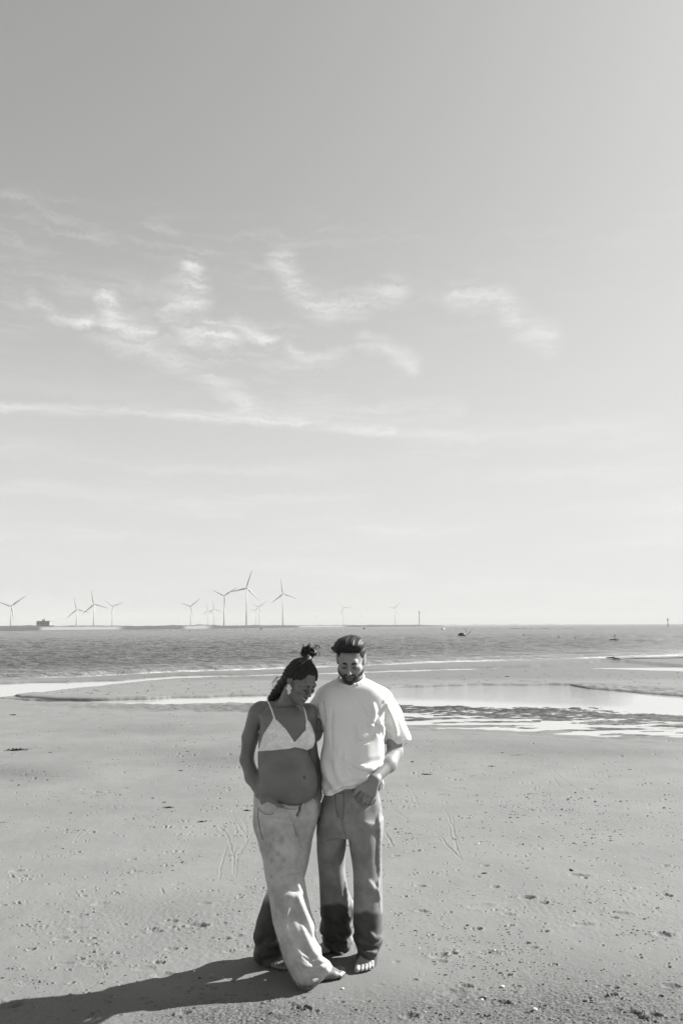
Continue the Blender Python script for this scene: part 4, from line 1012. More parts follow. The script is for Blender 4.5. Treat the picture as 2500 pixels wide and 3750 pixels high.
for pts, r, h in (([(1290, 2700), (1310, 2720), (1350, 2712), (1372, 2690)], .009, .007), ([(1215, 2600), (1210, 2660), (1214, 2740)], .010, .005), ([(1255, 2740), (1250, 2800), (1262, 2850)], .009, .006), ([(1300, 2560), (1330, 2600), (1345, 2640)], .010, .004), ([(1378, 2640), (1381, 2665), (1388, 2690)], .009, .009), ([(1322, 2648), (1350, 2644), (1378, 2655)], .008, .008), ([(1280, 2805), (1315, 2826), (1360, 2830)], .009, .008), ([(1383, 2630), (1400, 2605), (1418, 2560)], .0035, .003),
                  ([(1180, 2565), (1184, 2600), (1190, 2640)], .007, .006), ([(1400, 2648), (1425, 2668), (1440, 2700)], .008, .008)):
    S.ridge(sub_pts(pts, 3), r, h, .010, True)
# hem line: low at the left, pulled up at the hand, dropping to a tip behind
PXg, PYg = to_px(X, Y * 0 + 4.52, Z + 0 * X)
hemy = np.interp(PXg, [1170, 1180, 1215, 1235, 1262, 1290, 1310, 1335, 1352, 1400], [2914, 2916, 2914, 2902, 2890, 2887, 2882, 2872, 2870, 2860])
hemz = CAM_H - (hemy - 2291.5) / 648.0
front = (hemy - PYg) / 648.0            # >0 above the hem
PYb = to_px(X, Y * 0 + 4.72, Z + 0 * X)[1]
back = (np.interp(PXg, [1170, 1340, 1380, 1402], [2900, 2898, 2896, 2884]) - PYb) / 640.0
tF = sstep(Y, 4.58, 4.66).astype(np.float32)
cut = -(front * (1 - tF) + back * tF)
S.F = smax(S.F, cut.astype(np.float32), .004)
inner = -(S.F + .0095)
openz = np.minimum(Z - 1.02, 99)
w_ = sstep(1.06 - Z, 0, .02).astype(np.float32)                      # hollow towards the hem
S2 = S.F.copy()
# collar opening
S.ell(at(1284, 2478, 4.625), (.077, .088, .040), basis(0, 24, 0), .004, True)
cr = [at(1284 + 47 * math.sin(t), 2484 + 25 * math.cos(t) - 5 * math.sin(t), 4.655 - .075 * math.cos(t)) for t in np.linspace(0, 2 * math.pi, 25)]
for a, b_ in zip(cr[:-1], cr[1:]): S.cap(a, b_, .0065, .0065, .006)
# hollow hem: subtract the inside
low = (Z < 1.03)
hol = np.maximum(S2 + .009, (Z - 1.03).astype(np.float32)); hol = np.where(low, hol, 1.0)
hb_ = np.maximum(S2 + .009 + 0 * X, 0)   # unused distance kept simple
inside = Vol.__new__(Vol)
lo_in = srows and rowpx([(r[0], r[1], r[2], r[3], r[4]) for r in srows])
S.loft([q for q in lo_in if q[0] < .96], .004, 2.75, True, grow=-.020)
wS, Xs, Ys, Zs = S.win(pc - .10, pc + .10, 0)
S.cap(slL[2] - (slL[2] - slL[1]) * .25, slL[2] + (slL[2] - slL[1]), .063, .066, .004, True)
shirt = S.mesh('t_shirt', cotton, man, mo)
rib = mat('collar_rib', .70, .9, .2)
MB().tube([p - mo for p in cr], .0052, 8, False).build('collar', rib, shirt, True).location = (0, 0, 0)
seam_c = mat('cotton_seam', .42, .9, .2)
for nm, pts, r in (('sleeve_seam', [(1428, 2536), (1412, 2566), (1396, 2600), (1384, 2634)], .0016), ('sleeve_hem_stitch', [(1424, 2704), (1445, 2707), (1470, 2702), (1486, 2696)], .0009), ('hem_stitch', [(1186, 2906), (1214, 2905), (1236, 2893), (1262, 2881), (1290, 2878), (1312, 2872)], .0009), ('shoulder_seam', [(1336, 2478), (1370, 2496), (1424, 2532)], .0012)):
    strip(S, sub_pts(pts, 4), r, nm, seam_c, shirt, mo, .0)
# jeans
jean_m = denim_mat('faded_denim', .225, .060)
J = Vol((-.22, .34), (4.36, 4.98), None, .0036, .0042, np.concatenate([np.arange(-.01, .16, .0034), np.arange(.16, 1.02, .0055)]))
J.loft(rowpx([(2870, 1188, 1385, 4.665, .118), (2905, 1184, 1387, 4.665, .125), (2960, 1170, 1394, 4.665, .130), (3020, 1162, 1397, 4.67, .125), (3055, 1160, 1397, 4.675, .10)]), .02, 2.3)
J.loft(rowpx([(3000, 1290, 1397, 4.66, .11), (3060, 1276, 1398, 4.645, .102), (3110, 1281, 1398, 4.63, .095), (3180, 1291, 1398, 4.615, .086), (3260, 1293, 1399, 4.605, .082), (3340, 1292, 1400, 4.605, .082), (3400, 1294, 1399, 4.61, .084),
              (3440, 1298, 1397, 4.625, .088), (3475, 1303, 1390, 4.62, .085), (3505, 1306, 1378, 4.615, .082), (3522, 1308, 1374, 4.61, .080)]), .03, 2.2)
J.loft(rowpx([(3000, 1162, 1262, 4.68, .11), (3060, 1158, 1266, 4.70, .10), (3120, 1159, 1264, 4.725, .092), (3180, 1164, 1262, 4.745, .086), (3250, 1170, 1272, 4.765, .084), (3310, 1172, 1282, 4.775, .084), (3370, 1174, 1285, 4.785, .084),
              (3410, 1177, 1284, 4.775, .086), (3440, 1182, 1282, 4.785, .082), (3462, 1190, 1279, 4.79, .080), (3474, 1196, 1277, 4.79, .078)]), .02, 2.2)
X, Y, Z = J.grid()
bl = sstep(.26 - Z, 0, .16)
J.F += (.0025 * noise3(X, Y, Z, 26, 11) + .0085 * np.sin(Z * 74 + 2.6 * np.sin(X * 26 + Y * 12) + X * 24) * bl * .9 + .005 * bl * noise3(X, Y, Z, 60, 12)
        + .0028 * np.sin(X * 55 + Z * 9 + 2 * np.sin(Z * 7)) * (1 - bl)).astype(np.float32)
for pts, r, h in (([(1345, 3225), (1362, 3250), (1376, 3275)], .012, .009), ([(1383, 3228), (1380, 3262), (1388, 3290)], .010, .008), ([(1384, 2990), (1386, 3060), (1384, 3130), (1386, 3200)], .014, .008),
                  ([(1308, 3440), (1330, 3452), (1362, 3462), (1385, 3450)], .012, .010), ([(1312, 3480), (1338, 3485), (1375, 3492)], .011, .009), ([(1350, 3415), (1372, 3440), (1388, 3432)], .012, .010),
                  ([(1182, 3432), (1215, 3440), (1245, 3455), (1272, 3450)], .011, .009), ([(1225, 3425), (1250, 3440), (1262, 3432)], .009, .007), ([(1262, 3230), (1268, 3300), (1266, 3380)], .012, .008)):
    J.ridge(sub_pts(pts, 3), r, h, .014)
for pts, r, h in (([(1248, 2990), (1256, 3030), (1266, 3068), (1272, 3085)], .007, .006), ([(1312, 3463), (1345, 3474), (1380, 3474)], .006, .005), ([(1195, 3445), (1235, 3456), (1268, 3462)], .006, .005), ([(1300, 2925), (1325, 2950), (1355, 2948), (1372, 2930)], .004, .004)):
    J.ridge(sub_pts(pts, 3), r, h, .008, True)
def jw_m(V):
    px, py = proj(V); L = np.where(px > 1288, 3342, 3313) + 4 * np.sin(px * .06) + 2 * np.sin(px * .13)
    return sstep(py, L - 9, L + 9) * (1 - .45 * sstep(px, 1372, 1392) * (1 - sstep(py, 3420, 3460)))
def js_m(V):
    px, py = proj(V); f = V[:, 1] < 4.66
    d = np.exp(-(polydist(px, py, [(1226, 2905), (1258, 2905), (1258, 2965), (1256, 3000), (1236, 2990), (1228, 2950)]) / 3.0)**2) * f
    blot = np.exp(-(((px - 1243) / 12)**2 + ((py - 2978) / 20)**2)) * f * (.6 + .4 * np.sin(px * .9) * np.sin(py * .6))
    return np.clip(.55 * d + 1.0 * blot, 0, 1)
mj = J.mesh('jeans', jean_m, man, mo, {'wet': jw_m, 'seam': js_m})
thread = mat('dark_thread', .08, .8, .2); thread_l = mat('pale_thread', .45, .8, .2); edge_d = mat('denim_edge', .17, .85, .2)
def strips(vol, par, org, lst):
    for nm, pts, r, m_ in lst: strip(vol, sub_pts(pts, 5), r, nm, m_, par, org, .0005)
strips(J, mj, mo, [('pocket_edge', [(1296, 2915), (1312, 2936), (1335, 2947), (1360, 2944), (1380, 2925)], .0034, edge_d), ('fly_seam', [(1257, 2905), (1258, 2950), (1256, 2985), (1248, 3004)], .0012, thread),
                  ('fly_seam', [(1226, 2912), (1229, 2950), (1236, 2985)], .0010, thread), ('side_seam', [(1386, 2960), (1385, 3040), (1386, 3120), (1384, 3200), (1386, 3280), (1390, 3340)], .0012, edge_d),
                  ('crotch_seam', [(1248, 3004), (1258, 3040), (1268, 3075)], .0014, thread), ('belt_loop', [(1291, 2888), (1292, 2902)], .0045, edge_d)])
# brows, lashes, beard, hair
def face_tubes(W_, par, org, M, s, brow_r, m_, dy=0.0):
    for q in (-1, 1):
        bp = [W_(q * .013, .0985 + dy, .0185), W_(q * .024, .0970 + dy, .0225), W_(q * .034, .0920 + dy, .0220), W_(q * .041, .0885 + dy, .0185)]
        MB().tube([p - org for p in bp], [brow_r * .8 * s, brow_r * s, brow_r * .9 * s, brow_r * .5 * s], 6).build('eyebrow', m_, par, True)
        lp = [W_(q * .018, .0925, -.0065), W_(q * .025, .0958, -.0092), W_(q * .034, .0950, -.0095), W_(q * .043, .0895, -.0070)]
        MB().tube([p - org for p in lp], [.0012 * s, .0022 * s, .0024 * s, .0014 * s], 5).build('eyelashes', m_, par, True)
face_tubes(MW, man, mo, MM, 1.0, .0056, hair_m)
def local_grid(v, C_, M, s):
    X, Y, Z = v.grid(); x = X - C_[0]; y = Y - C_[1]; z = Z - C_[2]
    return [(x * M[0, i] + y * M[1, i] + z * M[2, i]) / s for i in range(3)]
def bbox(c, r): return [(c[i] - r, c[i] + r) for i in range(3)]
bb = bbox(MC, .15); Hh = Vol(bb[0], bb[1], bb[2], .0028, .0028)
head(Hh, MC, MM, 1.0, grow=.0016)
x, y, z = local_grid(Hh, MC, MM, 1.0)
line = -.030 - .52 * np.clip(y - .0, 0, 1) + .004 + .003 * np.sin(x * 400)
reg = z - line                                                  # below the cheek line
def sg(ax_, az_, bx_, bz_, r):
    dx, dz = bx_ - ax_, bz_ - az_; t = np.clip(((np.abs(x) - ax_) * dx + (z - az_) * dz) / (dx * dx + dz * dz), 0, 1)
    return np.sqrt((np.abs(x) - ax_ - t * dx)**2 + (z - az_ - t * dz)**2) - r
reg = np.minimum(reg, np.maximum(np.minimum(sg(.003, -.0475, .024, -.0540, .0058), sg(.027, -.056, .036, -.090, .0060)), .05 - y))
mouth = .0075 - np.sqrt((np.maximum(np.abs(x) - .014, 0))**2 + (z + .0635)**2) ; reg = smax(reg, mouth, .003)
chinp = .013 - np.sqrt((x / 1.5)**2 + ((z + .082) / .55)**2 + np.clip(.07 - y, 0, 1)**2); reg = smax(reg, chinp, .006)
reg = smax(reg, -(y + .004), .004)
Hh.F = smax(Hh.F + (.0012 * np.sin(x * 900) * np.sin(z * 700 + x * 200)).astype(np.float32), reg.astype(np.float32), .003)
Hh.mesh('beard', hair_mat('beard_hair', .026), man, mo, smooth=1)
def tuft(W_, pts, r0, mb, org):
    n = len(pts); mb.tube([W_(*p) - org for p in pts], [r0 * (1 - .85 * (i / (n - 1))**1.5) for i in range(n)], 5)
bb = bbox(MW(0, -.01, .03), .165); Hh = Vol(bb[0], bb[1], bb[2], .0028, .0028)
Hh.ell(MW(0, -.022, .044), (.0815, .0960, .0850), MM, .01)
Hh.ell(MW(-.010, .030, .102), (.056, .050, .034), MM, .02); Hh.ell(MW(-.040, .010, .098), (.045, .055, .030), MM, .02); Hh.ell(MW(.030, .000, .098), (.046, .060, .030), MM, .02)
Hh.ell(MW(-.068, .010, .074), (.024, .040, .024), MM, .018); Hh.cap(MW(-.070, .015, .078), MW(-.103, -.005, .064), .020, .009, .015)
x, y, z = local_grid(Hh, MC, MM, 1.0)
ax = np.abs(x)
hl = np.where(ax < .052, .070 - 3.0 * np.clip(ax - .030, 0, 1)**1.0 * .10, .066 - 6 * (ax - .052))         # front hairline height
front_ = smax(y - (.050 + .02 * (z > .08)), -(z - hl), .006)                                            # what lies in front of and below the hairline
bare = np.minimum(hl - z, 1) 
facecut = smin_(smax(-(z - hl), -(.000 - 0) * 0 + (.012 - y) * 1.0 * 0 - 1, .001), 1, .001)
cutf = np.minimum(y - .018, hl - z)            # >0 only on the face side under the hairline
side = np.minimum(y + .030, -(z + .0) + .01 + 0 * x)
cutlow = -.045 - z + .35 * np.clip(y + .05, 0, 1)
ang = np.arctan2(x, z - .02); gro = np.sin(ang * 52 + 4 * np.sin(y * 30) + 2 * np.sin(z * 40)) * .0013 + np.sin(ang * 19 + 3 * np.sin(y * 22 + 1)) * .0013
Hh.F = Hh.F + (gro * sstep(z, .02, .07)).astype(np.float32)
m_ = smax(Hh.F, cutf.astype(np.float32), .006); m_ = smax(m_, cutlow.astype(np.float32), .006)
earcut = np.minimum(np.minimum(y + .028, .012 - z), ax - .05); m_ = smax(m_, earcut.astype(np.float32), .004)
Hh.F = m_
hairm = Hh.mesh('hair', hair_m, man, mo, smooth=1)
mb = MB(); rr = random.Random(8)
for k in range(60):                        # locks combed back and up from the forehead
    x0 = rr.uniform(-.060, .060); hz_ = .078 - .4 * max(0, abs(x0) - .03) + rr.uniform(0, .02)
    sw = rr.uniform(-.020, .006); up1 = .099 + .008 * rr.random() - 2.2 * x0 * x0 * 4
    tuft(MW, [(x0, .072 - 6 * x0 * x0 - .3 * (hz_ - .078), hz_), (x0 + sw * .3, .070 - 6 * x0 * x0, hz_ + .022), (x0 * 1.05 + sw * .7, .048, up1 + .012), (x0 * 1.1 + sw, .012 + rr.uniform(-.01, .01), up1 + .022 + rr.uniform(-.006, .006)), (x0 * 1.12 + sw * 1.4, -.03, up1 + .006)],
         rr.uniform(.0028, .0044), mb, mo)
for k in range(34):
    z0 = rr.uniform(.045, .095); tuft(MW, [(-.062, .045 + rr.uniform(-.02, .01), z0), (-.078, .030, z0 + .004), (-.092, .008, z0 - .004 + rr.uniform(-.01, .01)), (-.104 + rr.uniform(-.008, .010), -.012, z0 - .016)], rr.uniform(.002, .004), mb, mo)
tag(mb.build('hair_locks', hair_m, man, True), kind='stuff')

# ----------------------------------------------------------------- the woman
wo_ = np.array([-0.26, 4.50, 0.0])
AT_DY[0] = .05
woman = empty('person', wo_, 'pregnant woman in white lace bralette and pale wide-leg jeans, hands in her pockets, head bowed', 'person')
bpy.data.objects[woman.name].name = 'person.001'
B = Vol((-.62, .08), (4.20, 4.80), None, .0036, .0040, np.concatenate([np.arange(-.02, .12, .0034), np.arange(.12, .78, .009), np.arange(.78, 1.36, .0045), np.arange(1.36, 1.76, .0029)]))
WC = at(1101, 2495, 4.475); WM = basis(42, 29, 8); WS = .955
WW = head(B, WC, WM, WS, True, smile=1.0)
nb = at(1040, 2600, 4.545)
B.chain([WW(-.005, -.035, -.045), at(1058, 2560, 4.53), nb], [.050, .045, .050], .025)
B.loft(rowpx([(2585, 985, 1100, 4.56, .050), (2610, 955, 1130, 4.555, .068), (2650, 955, 1140, 4.55, .085), (2700, 952, 1140, 4.55, .098), (2745, 948, 1130, 4.55, .100), (2790, 948, 1128, 4.55, .100), (2850, 950, 1135, 4.55, .105), (2905, 950, 1145, 4.55, .105), (2940, 965, 1130, 4.56, .07), (2990, 970, 1125, 4.56, .06)]), .035)
B.ell(at(1062, 2848, 4.505), (.150, .150, .148), basis(18, 0, 0), .040)       # the belly
B.ell(at(1072, 2880, 4.475), (.120, .115, .105), None, .04)
for a in ((948, 2606, 4.555), (1130, 2612, 4.56)): B.ell(at(*a), (.048, .046, .046), None, .035)
B.cap(at(1045, 2590, 4.56), at(958, 2592, 4.56), .035, .036, .03); B.cap(at(1050, 2595, 4.56), at(1130, 2600, 4.56), .032, .034, .03)
B.ell(at(1018, 2708, 4.475), (.064, .060, .056), None, .022); B.ell(at(1116, 2706, 4.47), (.056, .058, .054), None, .022)
B.cap(at(1020, 2600, 4.50), at(1098, 2606, 4.498), .009, .008, .014)           # collar bones
B.chain([at(940, 2615, 4.555), at(917, 2700, 4.575), at(903, 2782, 4.59)], [.049, .046, .036], .02)
B.chain([at(903, 2782, 4.59), at(925, 2845, 4.55), at(958, 2908, 4.475), at(972, 2930, 4.44)], [.037, .041, .031, .027], .02)
kn = [at(960, 2950, 4.425), at(974, 2957, 4.412), at(989, 2959, 4.405), at(1002, 2953, 4.402)]
for p, r in zip(kn, (.011, .012, .012, .012)): B.cap(at(970, 2925, 4.44), p, .022, r, .014)
for p, e, r in zip(kn, [(968, 2990), (983, 2998), (998, 3000), (1010, 2992)], (.008, .0085, .009, .0085)): B.chain([p, at(e[0], e[1] - 18, 4.428), at(e[0], e[1], 4.46)], [r * 1.2, r, r * .9], .004)
B.chain([at(978, 2925, 4.43), at(1000, 2934, 4.388), at(1020, 2947, 4.372), at(1036, 2955, 4.368)], [.018, .0115, .0098, .0080], .008)
B.chain([at(1128, 2618, 4.56), at(1132, 2700, 4.58), at(1147, 2790, 4.60)], [.046, .040, .033], .02)
B.chain([at(1147, 2790, 4.60), at(1159, 2850, 4.585), at(1160, 2915, 4.53), at(1157, 2935, 4.50)], [.034, .034, .026, .024], .02)
for k_ in range(4): B.chain([at(1150 + 6 * k_, 2945, 4.480 + .006 * k_), at(1146 + 7 * k_, 2970, 4.49 + .006 * k_), at(1146 + 6 * k_, 2990, 4.50)], [.0115, .0092, .008], .005)
B.chain([at(1150, 2925, 4.49), at(1140, 2940, 4.462), at(1134, 2958, 4.455)], [.016, .0105, .008], .008)
# navel, spine of the sternum
nv = B.surf(1113, 2846); B.ell(nv, (.0075, .012, .0085), None, .007, True)
AT_DY[0] = 0.0
# feet
h1 = gnd(1128, 3600); t1 = gnd(1272, 3572); a1 = math.atan2(t1[1] - h1[1], t1[0] - h1[0])
h1[2] = .002; foot(B, h1 + np.array([-.02, 0, 0]), a1, .238, 1, h1 + np.array([-.03, 0, .2]))
t2 = gnd(1018, 3556); a2 = R(-80); h2 = np.array([t2[0] - .03, t2[1] + .225, .002]); foot(B, h2, a2, .235, 1, h2 + np.array([0, .0, .2]))
B.chain([at(1000, 2990, 4.58), at(1045, 3200, 4.50), h1 + np.array([-.03, 0, .18])], [.055, .045, .036], .03)
B.chain([at(1105, 2990, 4.56), at(1050, 3200, 4.58), h2 + np.array([0, 0, .18])], [.055, .045, .036], .03)
def wo_tone(V):
    L = (V - WC) @ WM / WS; t = np.ones(len(V)); hd = np.linalg.norm(L, axis=1) < .17
    lip = hd & (np.abs(L[:, 0]) < .026) & (L[:, 1] > .090) & (L[:, 2] < -.0555) & (L[:, 2] > -.076); t[lip] *= .75
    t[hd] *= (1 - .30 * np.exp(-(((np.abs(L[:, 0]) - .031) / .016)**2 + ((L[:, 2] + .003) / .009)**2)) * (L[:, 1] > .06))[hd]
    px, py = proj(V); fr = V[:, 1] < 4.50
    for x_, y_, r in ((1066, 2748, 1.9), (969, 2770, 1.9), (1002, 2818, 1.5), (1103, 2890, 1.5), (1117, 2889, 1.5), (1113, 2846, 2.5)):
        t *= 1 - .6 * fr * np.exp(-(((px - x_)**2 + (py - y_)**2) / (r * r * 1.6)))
    return t
B.mesh('body', skin_w, woman, wo_, {'tone': wo_tone})
face_tubes(WW, woman, wo_, WM, WS, .0028, hair_w, -.0030)
BF = B
# teeth glimpse inside the smile
MB().tube([WW(-.022, .0895, -.0565) - wo_, WW(-.010, .0948, -.0617) - wo_, WW(0, .0968, -.0634) - wo_, WW(.010, .0948, -.0617) - wo_, WW(.022, .0895, -.0565) - wo_], [.0012, .0028, .0032, .0028, .0012], 6).build('teeth', mat('teeth', .6, .3), woman, True)
# bralette
AT_DY[0] = 0.05
def sub_vol(v, x, y, z, h=.003):
    q = Vol(x, y, z, h, h); X, Y, Z = q.grid(); sh = q.F.shape
    P_ = np.stack([np.broadcast_to(a, sh).ravel() for a in (X, Y, Z)], -1); q.F = v.sample(P_).reshape(sh).astype(np.float32); return q
Q = sub_vol(B, (-.50, -.12), (4.40, 4.74), (1.02, 1.36), .0028)
X, Y, Z = Q.grid(); px, py = to_px(X, Y, Z)
sc_ = lambda a, b_, n, amp: [(a[0] + (b_[0] - a[0]) * t + amp * abs(math.sin(math.pi * t * n)) * (b_[1] - a[1]) / math.hypot(b_[0] - a[0], b_[1] - a[1]), a[1] + (b_[1] - a[1]) * t - amp * abs(math.sin(math.pi * t * n)) * (b_[0] - a[0]) / math.hypot(b_[0] - a[0], b_[1] - a[1])) for t in np.linspace(0, 1, n * 4)]
cupL = [(1002, 2628)] + sc_((1010, 2636), (1046, 2672), 5, 3) + sc_((1046, 2672), (1078, 2722), 6, 3) + [(1082, 2736), (1060, 2742), (1000, 2748), (944, 2752), (944, 2742)] + sc_((946, 2740), (962, 2690), 5, -3)[::1] + sc_((962, 2690), (998, 2634), 6, -3)
cupR = [(1126, 2634), (1119, 2640)] + sc_((1120, 2646), (1121, 2672), 3, -2.5) + sc_((1121, 2672), (1078, 2722), 6, -2.5) + [(1074, 2736), (1100, 2740), (1125, 2748), (1146, 2738), (1154, 2715), (1152, 2690), (1140, 2655)]
pl = np.minimum(polydist(px, py, cupL), polydist(px, py, cupR)).astype(np.float32) / 640
pl = np.maximum(pl, (Y - 4.61).astype(np.float32))
zb = at(1050, 2744, 4.5)[2]
band_ = np.maximum(np.maximum(np.abs(Z - zb - .006) - .013, np.maximum(4.52 - Y, Y - 4.66)), np.maximum(950 - px, px - 1126) / 640)
regB = np.minimum(pl, band_).astype(np.float32)
lace = (.0009 * np.sin(X * 420 + 2 * np.sin(Z * 200)) * np.sin(Z * 380 + 2 * np.sin(X * 230))).astype(np.float32)
shell = np.abs(Q.F - .0015) - .0048 + lace
tX = (px < 930) | (px > 1160); regB = np.where(tX, 1.0, regB).astype(np.float32)
Q.F = smax(shell, regB, .0025)
lace_m = bpy.data.materials.new('white_lace'); lace_m.use_nodes = True; T = NT(lace_m.node_tree); b = T.n['Principled BSDF']
co = T.new('ShaderNodeTexCoord').outputs['Object']
vo = T.new('ShaderNodeTexVoronoi'); vo.inputs['Scale'].default_value = 70; T.l.new(co, vo.inputs['Vector'])
x_ = T.m('MULTIPLY', T.rng(vo.outputs[0], .1, .6, .86, .74), T.rng(T.noise(co, 28, 4, .6), .3, .7, .85, 1.05)); T.l.new(T.grey(x_), b.inputs['Base Color']); b.inputs['Roughness'].default_value = .8
bra = Q.mesh('bralette', lace_m, woman, wo_, smooth=1)
for pts in ([(1008, 2640), (1002, 2622), (995, 2600), (987, 2580), (980, 2568)], [(1123, 2640), (1120, 2622), (1115, 2602), (1110, 2590)]):
    q = [B.surf(*p) for p in sub_pts(pts, 3)]; q = [p for p in q if p is not None]
    n_ = q[-1] + np.array([-.002, .05, .012]); q.append(n_)
    V = []; 
    MB().tube([p - wo_ + np.array([0, -.001, 0]) for p in q], .0046, 6).build('strap', cotton, bra, True)
# jeans
AT_DY[0] = 0.0
jean_w = denim_mat('pale_denim', .40, .055)
J = Vol((-.56, .06), (4.18, 4.84), None, .0038, .0042, np.concatenate([np.arange(-.01, .24, .0036), np.arange(.24, .94, .0055)]))
J.loft(rowpx([(2898, 932, 1148, 4.58, .125), (2930, 929, 1164, 4.57, .138), (2975, 930, 1168, 4.57, .138), (3010, 931, 1160, 4.575, .118), (3040, 935, 1150, 4.58, .09)]), .02, 2.2)
J.loft(rowpx([(2960, 930, 1080, 4.575, .12), (3020, 931, 1084, 4.555, .112), (3080, 944, 1096, 4.53, .105), (3150, 961, 1104, 4.505, .098), (3215, 972, 1113, 4.48, .096), (3268, 982, 1122, 4.455, .098), (3330, 992, 1137, 4.44, .10), (3380, 1000, 1150, 4.425, .105),
              (3440, 1018, 1162, 4.41, .11), (3490, 1033, 1172, 4.395, .112), (3530, 1050, 1180, 4.385, .112), (3570, 1068, 1180, 4.375, .105), (3600, 1084, 1160, 4.365, .085), (3618, 1098, 1150, 4.355, .07)]), .02, 2.1)
J.chain([at(1120, 3500, 4.39), at(1165, 3535, 4.36), at(1200, 3552, 4.37)], [.085, .066, .045], .03)     # cloth dragged over the instep
J.loft(rowpx([(2960, 1076, 1168, 4.60, .12), (3020, 1066, 1158, 4.60, .11), (3080, 1058, 1141, 4.60, .10), (3150, 1040, 1131, 4.58, .092), (3215, 1008, 1114, 4.595, .09), (3270, 975, 1098, 4.61, .09), (3340, 950, 1075, 4.62, .092), (3400, 934, 1056, 4.63, .095),
              (3460, 929, 1045, 4.64, .097), (3495, 931, 1040, 4.645, .095), (3518, 938, 1032, 4.645, .088)]), .012, 2.2)
X, Y, Z = J.grid()
fr_ = sstep(4.54 - Y, -.02, .04)
lowf = sstep(.50 - Z, 0, .35)
J.F += (.0028 * noise3(X, Y, Z, 24, 21) + .0022 * noise3(X, Y, Z, 50, 22) + lowf * .0050 * np.sin((Z * 1.0 + X * 1.1) * 46 + 2.5 * np.sin(X * 16 + Z * 10)) * fr_
        + (1 - fr_) * .006 * np.sin(Z * 58 + 3 * np.sin(X * 22)) * sstep(.22 - Z, 0, .12)).astype(np.float32)
for pts, r, h in (([(1060, 3215), (1080, 3212), (1092, 3228), (1088, 3250), (1100, 3268)], .012, .009), ([(1030, 3292), (1060, 3286), (1085, 3282), (1100, 3272)], .013, .009), ([(1060, 3310), (1045, 3360), (1052, 3410), (1070, 3440)], .015, .011),
                  ([(1090, 3290), (1105, 3330), (1125, 3380), (1140, 3430)], .015, .009), ([(1075, 3450), (1100, 3500), (1135, 3525), (1190, 3522)], .018, .015), ([(1085, 3510), (1110, 3540), (1150, 3545), (1190, 3535)], .015, .012),
                  ([(1105, 3395), (1125, 3450), (1145, 3490), (1165, 3500)], .015, .012), ([(975, 3452), (1000, 3460), (1022, 3448)], .011, .011), ([(940, 3480), (965, 3495), (1000, 3492)], .012, .010), ([(1070, 3590), (1110, 3600), (1160, 3585)], .012, .009)):
    J.ridge(sub_pts(pts, 3), r, h, .016)
for pts, r, h in (([(948, 3028), (985, 3040), (1030, 3040), (1070, 3025)], .0045, .004), ([(1065, 2985), (1062, 3005), (1073, 3016)], .007, .006), ([(1045, 3008), (1020, 3000), (990, 2995)], .005, .003), ([(1073, 3016), (1085, 3050), (1096, 3090), (1105, 3150)], .006, .005),
                  ([(1090, 3530), (1120, 3552), (1175, 3552)], .008, .006), ([(1110, 3505), (1150, 3530), (1195, 3528)], .006, .005)):
    J.ridge(sub_pts(pts, 3), r, h, .008, True)
PXg, PYg = to_px(X, Y, Z)
wl_ = np.interp(PXg, [925, 945, 975, 1005, 1030, 1060, 1100, 1122, 1135, 1146, 1170], [2898, 2896, 2902, 2925, 2941, 2949, 2949, 2938, 2922, 2904, 2900])
bk_ = np.interp(PXg, [925, 1170], [2900, 2900])
tF = sstep(Y, 4.55, 4.65); cutw = (np.where(1, wl_ * (1 - tF) + bk_ * tF, 0) - PYg) / 640
J.F = smax(J.F, cutw.astype(np.float32), .004)
J.F = smax(J.F, np.where((PXg > 1150) & (PYg > 3450), (PXg - np.interp(PYg, [3450, 3500, 3520, 3540, 3560, 3590, 3620], [1175, 1178, 1206, 1218, 1208, 1180, 1150])) / 690, -1).astype(np.float32), .004)
def jw_w(V):
    px, py = proj(V); b_ = (V[:, 1] > 4.53) | (px < np.interp(py, [3200, 3268, 3330, 3380, 3440, 3500], [960, 984, 993, 1001, 1019, 1036]) - 2)
    return np.where(b_, sstep(py, 3262, 3320), .55 * sstep(py, 3560, 3620) )
def js_w(V):
    px, py = proj(V); f = V[:, 1] < 4.50; r = 0
    for x_, y_, a, b_ in ((990, 3095, 6, 14), (996, 3150, 9, 12), (1018, 3125, 7, 9), (1000, 3075, 4, 5), (1040, 3150, 8, 9), (993, 3210, 4, 6), (998, 3260, 4, 8), (1010, 3350, 4, 10), (1030, 3080, 10, 14)): r = r + .5 * np.exp(-(((px - x_) / a)**2 + ((py - y_) / b_)**2))
    hole = (polydist(px, py, [(1094, 2954), (1102, 2950), (1100, 2968), (1088, 2992), (1084, 2985), (1092, 2970)]) < 1.5) * 1.35
    return np.clip(r * f + hole * f, 0, 1.5)
wj = J.mesh('jeans', jean_w, woman, wo_, {'wet': jw_w, 'seam': js_w})
light_d = mat('pale_denim_edge', .40, .85, .2); mid_d = mat('mid_denim_edge', .13, .85, .2)
